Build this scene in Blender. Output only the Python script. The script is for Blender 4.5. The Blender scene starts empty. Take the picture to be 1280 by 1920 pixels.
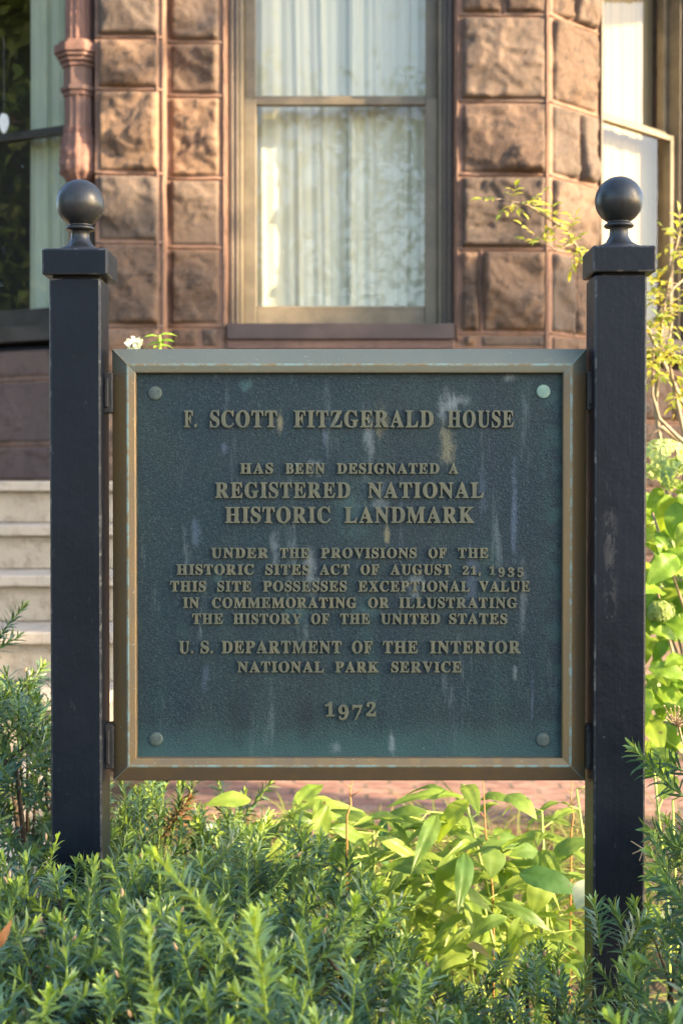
import bpy, bmesh, math, random
import numpy as np
from mathutils import Vector, Matrix, noise, Euler

# ------------------------------------------------------------------ camera, sky, sun, exposure
R = math.radians
scene = bpy.context.scene
COL = scene.collection
H = 1.25                                   # eye height
PITCH = R(1.05)
F = 2667.0                                 # focal length in photo pixels (50 mm on a 24 x 36 mm portrait frame)
cam_d = bpy.data.cameras.new('camera')
cam = bpy.data.objects.new('camera', cam_d); COL.objects.link(cam)
cam.location = (0, 0, H); cam.rotation_euler = (R(90) - PITCH, 0, 0)
cam_d.sensor_fit = 'VERTICAL'; cam_d.sensor_height = 36; cam_d.sensor_width = 24; cam_d.lens = 50
cam_d.clip_start = .05; cam_d.clip_end = 500
cam_d.dof.use_dof = True; cam_d.dof.focus_distance = 2.09; cam_d.dof.aperture_fstop = 7.1
scene.camera = cam

SUN_EL, SUN_AZ = R(21), R(20)              # azimuth measured from +X towards the camera side
SUN = Vector((math.cos(SUN_EL) * math.cos(SUN_AZ), -math.cos(SUN_EL) * math.sin(SUN_AZ), math.sin(SUN_EL)))
world = bpy.data.worlds.new('World'); scene.world = world; world.use_nodes = True
wn = world.node_tree; bg = wn.nodes['Background']
sky = wn.nodes.new('ShaderNodeTexSky'); sky.sky_type = 'NISHITA'; sky.sun_disc = False
sky.sun_elevation = SUN_EL; sky.sun_rotation = math.atan2(SUN.x, SUN.y); sky.dust_density = 2.0; sky.air_density = 1.0; sky.ozone_density = 1.0
wn.links.new(sky.outputs[0], bg.inputs[0]); bg.inputs[1].default_value = .15
sl = bpy.data.lights.new('sun', 'SUN'); sl.energy = 5.0; sl.angle = R(.6); sl.color = (1, .74, .45)
so = bpy.data.objects.new('sun', sl); COL.objects.link(so); so.rotation_euler = SUN.to_track_quat('Z', 'Y').to_euler(); so.location = (8, -8, 8)
scene.view_settings.view_transform = 'Standard'; scene.view_settings.look = 'None'; scene.view_settings.gamma = 1
scene.view_settings.exposure = 2.12
scene.render.engine = 'CYCLES'
scene.cycles.max_bounces = 8; scene.cycles.transparent_max_bounces = 16
scene.cycles.use_denoising = True; scene.cycles.caustics_reflective = False; scene.cycles.caustics_refractive = False
scene.cycles.sample_clamp_indirect = 6

CP, SP = math.cos(PITCH), math.sin(PITCH)
def P(px, py, Y):
    """world point seen at photo pixel (px, py) at depth Y"""
    a, b = (px - 640) / F, (960 - py) / F
    d = Vector((a, CP + b * SP, b * CP - SP))
    return Vector((0, 0, H)) + d * (Y / d.y)
rng = np.random.default_rng(7); random.seed(7)

# ------------------------------------------------------------------ object helpers
def empty(name, loc, label, cat, group=None):
    o = bpy.data.objects.new(name, None); COL.objects.link(o); o.location = loc; o.empty_display_size = .05
    return tag(o, label, cat, group)
def tag(o, label=None, cat=None, group=None, kind=None):
    if label: o['label'] = label
    if cat: o['category'] = cat
    if group: o['group'] = group
    if kind: o['kind'] = kind
    return o
def link(name, me, mat=None, parent=None, smooth=False):
    o = bpy.data.objects.new(name, me); COL.objects.link(o)
    for m in (mat if isinstance(mat, (list, tuple)) else [mat]):
        if m: me.materials.append(m)
    if parent is not None:
        o.parent = parent
        root = parent
        off = Vector((0, 0, 0))
        while root is not None: off += root.location; root = root.parent
        o.location = -off
    if smooth: me.polygons.foreach_set('use_smooth', [True] * len(me.polygons))
    return o
class MB:
    """collects shapes in world coordinates, links them as one mesh object"""
    def __init__(s): s.v = []; s.f = []; s.mi = []
    def add(s, vs, fs, mi=0):
        n = len(s.v); s.v += [tuple(v) for v in vs]; s.f += [tuple(i + n for i in f) for f in fs]; s.mi += [mi] * len(fs)
    def box(s, a, b, mi=0):
        (x0, y0, z0), (x1, y1, z1) = a, b
        s.add([(x0,y0,z0),(x1,y0,z0),(x1,y1,z0),(x0,y1,z0),(x0,y0,z1),(x1,y0,z1),(x1,y1,z1),(x0,y1,z1)],
              [(0,3,2,1),(4,5,6,7),(0,1,5,4),(1,2,6,5),(2,3,7,6),(3,0,4,7)], mi)
    def boxl(s, fr, u0, u1, z0, z1, v0, v1, mi=0):
        """box in a wall frame: u along the wall, v outwards, z up"""
        O, U, N = fr
        g = lambda u, v, z: (O.x + U.x*u + N.x*v, O.y + U.y*u + N.y*v, z)
        s.add([g(u0,v0,z0),g(u1,v0,z0),g(u1,v1,z0),g(u0,v1,z0),g(u0,v0,z1),g(u1,v0,z1),g(u1,v1,z1),g(u0,v1,z1)],
              [(0,1,2,3),(4,7,6,5),(0,4,5,1),(1,5,6,2),(2,6,7,3),(3,7,4,0)], mi)
    def tube(s, pts, rs, n=8, mi=0, cap=True):
        pts = [Vector(p) for p in pts]; rings = []
        if not isinstance(rs, (list, tuple)): rs = [rs] * len(pts)
        ref = None
        for i, p in enumerate(pts):
            t = (pts[min(i+1, len(pts)-1)] - pts[max(i-1, 0)]).normalized()
            if ref is None: ref = t.orthogonal().normalized()
            ref = (ref - t * ref.dot(t)).normalized(); b = t.cross(ref)
            rings.append([p + (ref * math.cos(2*math.pi*k/n) + b * math.sin(2*math.pi*k/n)) * rs[i] for k in range(n)])
        vs = [v for r in rings for v in r]; fs = []
        for i in range(len(pts)-1):
            for k in range(n):
                fs.append((i*n+k, i*n+(k+1)%n, (i+1)*n+(k+1)%n, (i+1)*n+k))
        if cap: fs += [tuple(range(n-1, -1, -1)), tuple(range((len(pts)-1)*n, len(pts)*n))]
        s.add(vs, fs, mi)
    def lathe(s, c, prof, n=32, mi=0):
        vs = []; fs = []
        for r, z in prof:
            vs += [(c[0] + r*math.cos(2*math.pi*k/n), c[1] + r*math.sin(2*math.pi*k/n), c[2] + z) for k in range(n)]
        for i in range(len(prof)-1):
            for k in range(n): fs.append((i*n+k, i*n+(k+1)%n, (i+1)*n+(k+1)%n, (i+1)*n+k))
        fs += [tuple(range(n-1,-1,-1)), tuple(range((len(prof)-1)*n, len(prof)*n))]
        s.add(vs, fs, mi)
    def build(s, name, mat, parent=None, smooth=False, bevel=0, seg=2):
        me = bpy.data.meshes.new(name); me.from_pydata(s.v, [], s.f); me.polygons.foreach_set('material_index', s.mi); me.update()
        if bevel:
            bm = bmesh.new(); bm.from_mesh(me)
            bmesh.ops.bevel(bm, geom=list(bm.edges), offset=bevel, segments=seg, affect='EDGES', profile=.5, clamp_overlap=True)
            bm.to_mesh(me); bm.free()
        return link(name, me, mat, parent, smooth)
def np_mesh(name, V, faces, age=None):
    """fast mesh from arrays; faces = list of (k x n) index arrays"""
    me = bpy.data.meshes.new(name)
    me.vertices.add(len(V)); me.vertices.foreach_set('co', np.asarray(V, np.float32).ravel())
    loops = np.concatenate([f.ravel() for f in faces]); tot = np.concatenate([np.full(len(f), f.shape[1]) for f in faces])
    start = np.concatenate([[0], np.cumsum(tot)[:-1]])
    me.loops.add(len(loops)); me.loops.foreach_set('vertex_index', loops.astype(np.int32))
    me.polygons.add(len(tot)); me.polygons.foreach_set('loop_start', start.astype(np.int32)); me.polygons.foreach_set('loop_total', tot.astype(np.int32))
    if age is not None:
        a = me.attributes.new('age', 'FLOAT', 'POINT'); a.data.foreach_set('value', np.asarray(age, np.float32))
    me.update(calc_edges=True); me.validate()
    return me
class Cloud:
    """many transformed copies of small prototypes, joined into one mesh"""
    def __init__(s): s.V = []; s.Fq = []; s.Ft = []; s.A = []; s.n = 0
    def put(s, proto, M, age=0.0):
        V, q, t, a = proto
        M = np.array(M); W = V @ M[:3,:3].T + M[:3,3]
        s.V.append(W); s.A.append(np.clip(a + age, 0, 1))
        if len(q): s.Fq.append(q + s.n)
        if len(t): s.Ft.append(t + s.n)
        s.n += len(V)
    def build(s, name, mat, parent=None, smooth=True):
        fs = []
        if s.Fq: fs.append(np.concatenate(s.Fq))
        if s.Ft: fs.append(np.concatenate(s.Ft))
        return link(name, np_mesh(name, np.concatenate(s.V), fs, np.concatenate(s.A)), mat, parent, smooth)
def frame_to(d, up=Vector((0,0,1)), roll=0.0):
    """rotation whose +Y points along d and whose +Z leans to up"""
    y = d.normalized(); z = up - y * up.dot(y)
    if z.length < 1e-4: z = y.orthogonal()
    z.normalize(); x = y.cross(z)
    m = Matrix((x, y, z)).transposed().to_4x4()
    return m @ Matrix.Rotation(roll, 4, 'Y')

# ------------------------------------------------------------------ material helpers
class NT:
    def __init__(s, name):
        s.m = bpy.data.materials.new(name); s.m.use_nodes = True; s.t = s.m.node_tree
        s.p = s.t.nodes['Principled BSDF']; s.out = s.t.nodes['Material Output']
        s.co = s.t.nodes.new('ShaderNodeTexCoord').outputs['Object']
    def n(s, kind, ins=None, **kw):
        nd = s.t.nodes.new('ShaderNode' + kind)
        for k, v in kw.items(): setattr(nd, k, v)
        for k, v in (ins or {}).items(): s.set(nd.inputs[k], v)
        return nd
    def set(s, sock, v):
        if isinstance(v, bpy.types.NodeSocket): s.t.links.new(v, sock)
        elif isinstance(v, (tuple, list)) and len(v) == 3 and sock.type == 'RGBA': sock.default_value = (*v, 1)
        else: sock.default_value = v
    def noise(s, scale, detail=4, rough=.55, vec=None, dist=0):
        return s.n('TexNoise', {'Vector': vec or s.co, 'Scale': scale, 'Detail': detail, 'Roughness': rough, 'Distortion': dist}).outputs['Fac']
    def map(s, sc, loc=(0,0,0)):
        return s.n('Mapping', {'Vector': s.co, 'Scale': sc, 'Location': loc}).outputs[0]
    def ramp(s, f, a, b, lo=0.0, hi=1.0):
        return s.n('MapRange', {'Value': f, 'From Min': a, 'From Max': b, 'To Min': lo, 'To Max': hi}, interpolation_type='SMOOTHSTEP').outputs[0]
    def mix(s, f, a, b, mode='MIX'):
        nd = s.t.nodes.new('ShaderNodeMix'); nd.data_type = 'RGBA'; nd.blend_type = mode
        s.set(nd.inputs[0], f); s.set(nd.inputs[6], a); s.set(nd.inputs[7], b); return nd.outputs[2]
    def math(s, op, a, b=0.0):
        nd = s.t.nodes.new('ShaderNodeMath'); nd.operation = op; s.set(nd.inputs[0], a); s.set(nd.inputs[1], b); return nd.outputs[0]
    def xyz(s):
        nd = s.n('SeparateXYZ', {0: s.co}); return nd.outputs
    def bump(s, h, strength=.4, dist=.002, prev=None):
        ins = {'Height': h, 'Strength': strength, 'Distance': dist}
        if prev: ins['Normal'] = prev
        return s.n('Bump', ins).outputs[0]
    def fin(s, color=None, rough=.6, normal=None, metal=None, spec=None):
        if color is not None: s.set(s.p.inputs['Base Color'], color)
        s.set(s.p.inputs['Roughness'], rough)
        if normal: s.set(s.p.inputs['Normal'], normal)
        if metal is not None: s.set(s.p.inputs['Metallic'], metal)
        if spec is not None: s.set(s.p.inputs['Specular IOR Level'], spec)
        return s.m

def mat_stone(name, light, mid, dark, amount=.5):
    k = NT(name); rnd = k.n('NewGeometry').outputs['Random Per Island']
    off = k.n('VectorMath', {0: k.co, 1: k.n('CombineXYZ', {0: k.math('MULTIPLY', rnd, 7.0), 1: k.math('MULTIPLY', rnd, 13.0)}).outputs[0]}).outputs[0]
    big = k.noise(5, 3, .55, off, .4); med = k.noise(16, 6, .65, off, .5); fine = k.noise(85, 4, .7); grain = k.noise(420, 2, .6)
    tone = k.math('ADD', k.math('MULTIPLY', rnd, .5), k.math('MULTIPLY', big, .5))
    c = k.mix(k.ramp(tone, .25, .75), mid, light)
    c = k.mix(k.math('MULTIPLY', k.ramp(med, .48, .66), amount), c, dark)
    c = k.mix(k.math('MULTIPLY', k.ramp(k.math('FRACT', k.math('MULTIPLY', rnd, 17.3)), .35, .95), amount*.62), c, dark)
    c = k.mix(k.math('MULTIPLY', k.ramp(k.math('FRACT', k.math('MULTIPLY', rnd, 31.7)), .4, .9), amount*.55), c, tuple(sum(mid)/3*v for v in (1.08, 1.0, .94)))
    streak = k.noise(9, 5, .65, k.map((1, 1, .28)))
    c = k.mix(k.math('MULTIPLY', k.ramp(streak, .52, .72), amount * .8), c, dark)
    c = k.mix(k.ramp(fine, .35, .7, 0, .35), c, light)
    c = k.mix(.35, c, k.mix(grain, (.5,.5,.5), (1.25,1.2,1.15)), 'MULTIPLY')
    nb = k.bump(fine, .5, .006); nb = k.bump(grain, .35, .0015, nb)
    return k.fin(c, .88, nb, spec=.25)
M_stone = mat_stone('rockface_brownstone', (.235, .155, .105), (.135, .096, .076), (.042, .037, .036), .95)
M_stone_smooth = mat_stone('dressed_brownstone', (.27, .155, .125), (.21, .12, .10), (.11, .075, .068), .6)
M_base = mat_stone('base_brownstone', (.19, .13, .115), (.14, .095, .09), (.075, .055, .055), .5)
M_mortar = mat_stone('red_mortar', (.28, .175, .13), (.21, .13, .10), (.11, .08, .068), .8)
M_lime = mat_stone('step_limestone', (.45, .41, .35), (.35, .315, .26), (.21, .18, .14), .7)

def mat_paint(name, base, rough=.42, wear=(.16,.15,.14)):
    k = NT(name); n1 = k.noise(7, 5, .6); br = k.noise(160, 3, .6, k.map((1, 1, .03))); g = k.noise(700, 2, .5)
    c = k.mix(k.ramp(n1, .35, .7), base, tuple(b * 1.6 for b in base))
    ch = k.math('MULTIPLY', k.ramp(k.noise(60, 5, .7), .66, .70), .5)
    c = k.mix(ch, c, wear)
    return k.fin(c, k.ramp(n1, .2, .8, rough - .08, rough + .12), k.bump(g, .15, .0006, k.bump(br, .3, .0008)), spec=.5)

def mat_post():
    k = NT('black_post_paint'); x, y, z = k.xyz()
    n1 = k.noise(6, 5, .6); br = k.noise(190, 3, .6, k.map((1, 1, .02))); orange = k.noise(520, 2, .5)
    base = k.mix(k.ramp(n1, .3, .7), (.0038, .0070, .0135), (.0070, .0110, .0195))
    base = k.mix(k.math('MULTIPLY', k.ramp(k.noise(90, 4, .7, k.map((1, 1, .35))), .64, .74), .35), base, (.055, .06, .07))
    # chalky scuffed patches low on the sheltered edge
    sx = k.ramp(k.math('ABSOLUTE', k.math('SUBTRACT', x, .389)), .0, .014, 1, 0)
    sz = k.ramp(k.math('ABSOLUTE', k.math('SUBTRACT', z, 1.14)), .02, .2, 1, 0)
    sc = k.ramp(k.noise(75, 6, .75, k.map((1, 1, .4))), .50, .58)
    base = k.mix(k.math('MULTIPLY', k.math('MULTIPLY', sx, sz), k.math('MULTIPLY', sc, .30)), base, (.15, .145, .14))
    base = k.mix(k.ramp(k.noise(230, 2, .5), .76, .79, 0, .6), base, (.14, .15, .15))
    return k.fin(base, k.ramp(n1, .2, .8, .30, .46), k.bump(orange, .2, .0006, k.bump(br, .35, .0007, k.bump(k.noise(38, 3, .6), .35, .003))), spec=.22)
M_post = mat_post()
M_ball = mat_paint('finial_paint', (.016, .018, .021), .30, (.16, .155, .15))
def mat_edge():
    k = NT('worn_post_edge'); c = k.mix(k.ramp(k.noise(48, 6, .75), .50, .64), (.010, .014, .022), (.11, .11, .105))
    return k.fin(c, .5, k.bump(k.noise(400, 3), .3, .0006))
M_edge = mat_edge()

def mat_frame():
    k = NT('bronze_frame'); n1 = k.noise(11, 5, .6); run = k.noise(34, 4, .6, k.map((1, 1, .1))); sp = k.noise(260, 3, .6)
    x, y, z = k.xyz()
    c = k.mix(k.ramp(n1, .3, .7), (.215, .15, .075), (.17, .13, .085))
    c = k.mix(k.ramp(run, .42, .68, 0, .6), c, (.27, .175, .07))
    top = k.ramp(z, 1.405, 1.425)                      # green-grey top rail, paler with sky light painted into the colour
    c = k.mix(k.math('MULTIPLY', top, .8), c, k.mix(n1, (.135, .175, .155), (.18, .205, .17)))
    c = k.mix(k.ramp(sp, .66, .72, 0, .55), c, (.46, .46, .38))
    low = k.ramp(z, .845, .825)  # bottom rail darkened in colour for its downward-facing shade
    c = k.mix(k.math('MULTIPLY', low, .45), c, (.16, .125, .105))
    return k.fin(c, k.ramp(n1, .3, .7, .36, .52), k.bump(sp, .25, .0006), metal=.25)
M_frame = mat_frame()
def mat_patina():
    k = NT('verdigris_edge'); n1 = k.noise(50, 5, .7)
    return k.fin(k.mix(k.ramp(n1, .4, .62), (.20, .16, .09), (.20, .30, .285)), .6, k.bump(k.noise(300, 3), .3, .0005))
M_patina = mat_patina()

def mat_panel():
    k = NT('weathered_bronze_panel'); x, y, z = k.xyz()
    big = k.noise(6, 5, .6); fine = k.noise(300, 3, .65); run = k.noise(26, 4, .6, k.map((1, 1, .09), (3, 0, 0)))
    c = k.mix(k.ramp(big, .3, .7), (.0125, .033, .046), (.021, .040, .047))
    c = k.mix(k.ramp(run, .45, .75, 0, .6), c, (.013, .023, .042))
    c = k.mix(k.ramp(k.noise(19, 5, .65, k.map((1, 1, .2), (9, 0, 4))), .5, .72, 0, .55), c, (.03, .068, .07))
    c = k.mix(k.ramp(k.noise(33, 6, .7, k.map((1, 1, .13), (1, 0, 8))), .57, .72, 0, .6), c, (.12, .165, .185))
    c = k.mix(k.ramp(fine, .48, .72, 0, .6), c, (.065, .09, .10))
    c = k.mix(k.ramp(k.noise(210, 4, .7), .52, .36, 0, .55), c, (.008, .013, .018))
    # green-blue bloom collected along the bottom rail
    lowz = k.math('ADD', z, k.math('MULTIPLY', k.noise(12, 5, .6), -.05))
    c = k.mix(k.ramp(lowz, .885, .825, 0, .5), c, (.045, .115, .12))
    edge = k.ramp(k.math('ABSOLUTE', x), .285, .318, 0, .35)
    c = k.mix(k.math('MULTIPLY', edge, k.ramp(k.noise(30, 4), .4, .6)), c, (.04, .12, .11))
    # separate drips and scars: (photo px, py, half width, half height, colour, strength)
    wn_ = k.noise(70, 6, .75, k.map((1, 1, .45)))
    tone = {'w': (.26, .31, .34), 'b': (.11, .15, .23), 'y': (.26, .245, .15), 't': (.07, .15, .16), 'd': (.012, .018, .024)}
    for px, py, w, h, cc, st in [(838, 760, 22, 34, 'w', .75), (838, 835, 17, 52, 'y', .8), (856, 752, 30, 12, 'w', .5), (526, 790, 7, 22, 'y', 1), (692, 820, 12, 60, 'w', .6), (712, 790, 18, 30, 'y', .6),
                                 (608, 820, 7, 26, 'b', .8), (420, 838, 9, 16, 'b', .8), (366, 1000, 10, 30, 'b', .7), (462, 724, 12, 16, 't', .9), (963, 960, 7, 120, 'b', .8), (582, 1075, 16, 60, 'w', .7),
                                 (725, 1005, 6, 22, 'y', .9), (780, 1095, 20, 28, 'w', .7), (905, 920, 8, 60, 'b', .45), (885, 1090, 16, 90, 'b', .5), (980, 1120, 8, 70, 'w', .4), (560, 1150, 26, 26, 't', .6),
                                 (735, 1395, 7, 30, 'w', .7), (446, 1340, 22, 60, 'd', .8), (572, 1340, 22, 50, 'd', .7), (660, 960, 40, 60, 't', .45), (590, 880, 14, 20, 'w', .7), (965, 1260, 5, 16, 'w', .6),
                                 (997, 1300, 4, 60, 'b', .5), (715, 940, 18, 40, 'w', .45), (515, 1030, 10, 40, 'w', .5), (410, 1080, 14, 30, 't', .5), (690, 1140, 30, 20, 't', .6), (385, 1270, 8, 40, 'b', .4), (952, 708, 12, 10, 'w', .7), (1028, 1180, 14, 260, 'd', .35), (630, 1400, 14, 14, 'w', .5)]:
        p = P(px, py, 2.10); dx = k.math('DIVIDE', k.math('SUBTRACT', x, p.x), w / F * 2.1); dz = k.math('DIVIDE', k.math('SUBTRACT', z, p.z), h / F * 2.1)
        d = k.math('SQRT', k.math('ADD', k.math('MULTIPLY', dx, dx), k.math('MULTIPLY', dz, dz)))
        f = k.ramp(k.math('ADD', d, k.math('MULTIPLY', k.math('SUBTRACT', wn_, .5), 3.4)), .1, 1.15, st*.62, 0)
        c = k.mix(f, c, tone[cc])
    c = k.mix(k.ramp(k.noise(170, 2, .5), .76, .80, 0, .5), c, (.4, .45, .47))
    vor = k.n('TexVoronoi', {'Vector': k.co, 'Scale': 430.0, 'Randomness': 1.0}, feature='SMOOTH_F1').outputs['Distance']
    nb = k.bump(vor, .6, .0008); nb = k.bump(k.noise(360, 3, .6), .6, .0007, nb)
    return k.fin(c, k.ramp(big, .3, .7,   .42, .58), nb, metal=.15, spec=.33)
M_panel = mat_panel()
def mat_letter():
    k = NT('rubbed_bronze_letters'); n1 = k.noise(45, 5, .65)
    c = k.mix(k.ramp(n1, .3, .7), (.138, .138, .094), (.098, .112, .086))
    c = k.mix(k.ramp(k.noise(30, 5, .7, k.map((1, 1, .4), (5, 1, 2))), .60, .72, 0, .55), c, (.24, .30, .27))
    return k.fin(c, .5, k.bump(k.noise(500, 2), .3, .0004), metal=.35)
M_letter = mat_letter()
def mat_simple(name, c0, c1, scale=20, rough=.6, bump=.2, metal=0, dist=.001, spec=.5):
    k = NT(name); n1 = k.noise(scale, 5, .6)
    return k.fin(k.mix(k.ramp(n1, .3, .7), c0, c1), rough, k.bump(k.noise(scale * 8, 3), bump, dist), metal=metal, spec=spec)
M_collar = mat_simple('gap_shade', (.004, .004, .004), (.01, .009, .007), 80, .9)  # near-black colour stands in for shade in the gap under the cap
M_letter_side = mat_simple('letter_sides', (.03, .04, .036), (.05, .065, .055), 60, .6)
M_rosette = mat_simple('boss_patina', (.05, .075, .075), (.09, .12, .11), 120, .55, .3, .2)
M_rosette_pale = mat_simple('boss_pale_verdigris', (.17, .30, .25), (.24, .36, .30), 160, .65, .4)
M_bracket = mat_simple('bracket_iron', (.010, .011, .013), (.028, .028, .029), 60, .5, .4)
M_frame_paint = mat_paint('olive_window_paint', (.125, .105, .072), .45, (.2, .17, .13))
M_trim_paint = mat_paint('plum_window_trim', (.045, .033, .033), .45, (.14, .1, .09))
M_dark_paint = mat_paint('dark_window_paint', (.036, .032, .030), .4, (.1, .09, .08))
M_unlit_room = mat_simple('unlit_room_dark', (.05, .05, .045), (.06, .055, .05), 3, .9)  # dark wall colour stands in for an unlit room
M_bounce_room = mat_simple('bounce_room_pale', (.7, .7, .64), (.75, .74, .68), 3, .9)  # for unseen pale walls added to bounce light onto the curtains
M_soil = mat_simple('bark_soil', (.07, .05, .035), (.14, .10, .07), 25, .95, .9, 0, .02)
M_bud = mat_simple('tan_buds', (.42, .26, .13), (.5, .34, .18), 60, .7)
M_twig = mat_simple('yew_twig', (.05, .035, .022), (.09, .065, .04), 60, .85)
M_cane = mat_simple('grey_brown_cane', (.24, .18, .12), (.34, .27, .19), 40, .8)
M_redstem = mat_simple('rusty_stem', (.30, .13, .04), (.38, .2, .06), 40, .6)
M_bark = mat_simple('tree_bark', (.07, .055, .045), (.13, .1, .08), 18, .9, .8, 0, .02)

def mat_glass():
    k = NT('old_window_glass'); g = k.n('BsdfGlossy', {'Color': (1,1,1), 'Roughness': .0})
    k.set(g.inputs['Normal'], k.bump(k.noise(3.2, 2, .5), .25, .006))
    t = k.n('BsdfTransparent', {'Color': (.97, .98, .97)}); fr = k.math('ADD', k.math('MULTIPLY', k.math('POWER', k.n('LayerWeight', {'Blend': .5}).outputs['Facing'], 5.0), .9), .065)
    mx = k.n('MixShader', {0: fr, 1: t.outputs[0], 2: g.outputs[0]}); k.t.links.new(mx.outputs[0], k.out.inputs[0]); return k.m
M_glass = mat_glass()
def mat_cloth(name, col, tr=.45):
    k = NT(name); w = k.noise(300, 2, .5, k.map((1, 1, .3))); d = k.n('BsdfDiffuse', {'Color': col}); t = k.n('BsdfTranslucent', {'Color': col})
    k.set(d.inputs['Normal'], k.bump(w, .2, .001))
    mx = k.n('MixShader', {0: tr, 1: d.outputs[0], 2: t.outputs[0]}); k.t.links.new(mx.outputs[0], k.out.inputs[0]); return k.m
M_curtain = mat_cloth('sheer_curtain', (.67, .68, .55), .12)
M_curtain_sunglow = mat_cloth('sunglow_curtain', (.36, .30, .185), .12)  # warm tint puts the glow of the sun into the cloth colour
M_curtain_green = mat_cloth('green_curtain', (.58, .64, .52), .10)

def mat_leaf(name, a, b, old=None, tr=.4, rough=.42, spec=.4, spots=0.0):
    """a..b per-leaf variation; 'age' attribute pulls towards old"""
    k = NT(name); rnd = k.n('NewGeometry').outputs['Random Per Island']
    c = k.mix(rnd, a, b); c = k.mix(k.ramp(k.noise(35, 4, .6), .3, .7, 0, .4), c, tuple(x * .72 for x in a))
    c = k.mix(k.ramp(k.noise(11, 3, .6), .42, .68, 0, .7), c, (a[0]*.55, a[1]*.66, a[2]*.9))
    age = k.n('Attribute', attribute_name='age').outputs['Fac']
    if old: c = k.mix(age, c, old)
    if spots: c = k.mix(k.math('MULTIPLY', k.ramp(k.noise(42, 3, .6), .67, .71), spots), c, (.10, .06, .03))
    k.fin(c, rough, k.bump(k.noise(120, 3), .25, .001), spec=spec)
    t = k.n('BsdfTranslucent', {'Color': k.mix(1.0, c, (1.5, 1.5, .7), 'MULTIPLY')})
    mx = k.n('MixShader', {0: tr, 1: k.p.outputs[0], 2: t.outputs[0]}); k.t.links.new(mx.outputs[0], k.out.inputs[0]); return k.m
M_yew = mat_leaf('yew_needles', (.044, .120, .080), (.115, .215, .110), (.42, .54, .06), .07, .30, .6)
M_dead = mat_leaf('dead_needles', (.20, .10, .04), (.30, .17, .07), None, .1, .6, .3)
M_yew_dark = mat_leaf('yew_needles_dark', (.050, .125, .072), (.098, .19, .092), (.30, .42, .06), .07, .30, .6)
M_peony = mat_leaf('peony_leaves', (.19, .29, .04), (.31, .40, .07), (.05, .13, .03), .42, .42, .45, .8)
M_lily = mat_leaf('daylily_blades', (.24, .35, .06), (.34, .43, .10), (.42, .34, .12), .4, .4, .4)
M_hyd = mat_leaf('hydrangea_leaves', (.12, .25, .025), (.22, .36, .04), (.34, .43, .05), .42, .42, .4, .7)
M_hydf = mat_leaf('hydrangea_florets', (.42, .52, .20), (.55, .60, .32), (.4, .5, .2), .35, .6, .2)
M_rose = mat_leaf('rose_leaflets', (.22, .31, .05), (.55, .5, .08), (.55, .45, .06), .45, .45, .4)
M_phlox = mat_leaf('phlox_leaves', (.20, .36, .03), (.30, .44, .06), None, .45, .45, .35)
M_white = mat_leaf('white_petals', (.80, .80, .70), (.86, .85, .78), None, .3, .5, .2)
M_grass = mat_leaf('grass_blades', (.17, .25, .045), (.27, .33, .085), (.4, .32, .15), .35, .5, .3)
M_tree = mat_leaf('tree_leaves', (.06, .11, .02), (.11, .15, .03), None, .3, .5, .3)
M_paleleaf = mat_leaf('pale_green_leaf', (.50, .56, .40), (.55, .6, .45), None, .3, .6, .2)
M_brownleaf = mat_leaf('dry_brown_leaf', (.30, .12, .04), (.34, .15, .06), None, .2, .6, .3)
M_yellowleaf = mat_leaf('yellow_leaf', (.60, .42, .10), (.65, .48, .14), None, .35, .5, .3)
M_seed = mat_simple('dry_seedhead', (.30, .22, .13), (.4, .31, .2), 60, .8)
M_ornament = mat_simple('white_ornament', (.75, .74, .7), (.8, .8, .78), 40, .4)

def mat_brick():
    k = NT('red_brick_paving'); b = k.n('TexBrick', {'Vector': k.co, 'Color1': (.30, .155, .12), 'Color2': (.17, .09, .078), 'Mortar': (.09, .075, .06), 'Scale': 1.0, 'Mortar Size': .009, 'Brick Width': .2, 'Row Height': .1, 'Bias': 0.0})
    c = k.mix(k.ramp(k.noise(14, 5, .65), .4, .7, 0, .6), b.outputs['Color'], (.40, .27, .22))
    return k.fin(c, .85, k.bump(k.noise(80, 4), .4, .004, k.bump(b.outputs['Fac'], -.6, .008)))
M_brick = mat_brick()

# ------------------------------------------------------------------ ground
g = MB()
NX, NY = 60, 60
gv = []; gf = []
for j in range(NY + 1):
    for i in range(NX + 1):
        u = -1 + 2*i/NX; w = -1 + 2*j/NY
        x = 40 * u * abs(u)**1.5; y = 3 + 40 * w * abs(w)**1.5
        gv.append((x, y, -.012 + .012 * noise.noise((x*2.1, y*2.1, 0))))
for j in range(NY):
    for i in range(NX): a = j*(NX+1)+i; gf.append((a, a+1, a+NX+2, a+NX+1))
g.add(gv, gf); tag(g.build('ground', M_soil, smooth=True), kind='structure')
g = MB(); g.box((-.72, 5.12, -.05), (6, 6.36, .012)); tag(g.build('brick_path', M_brick), kind='structure')

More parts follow.
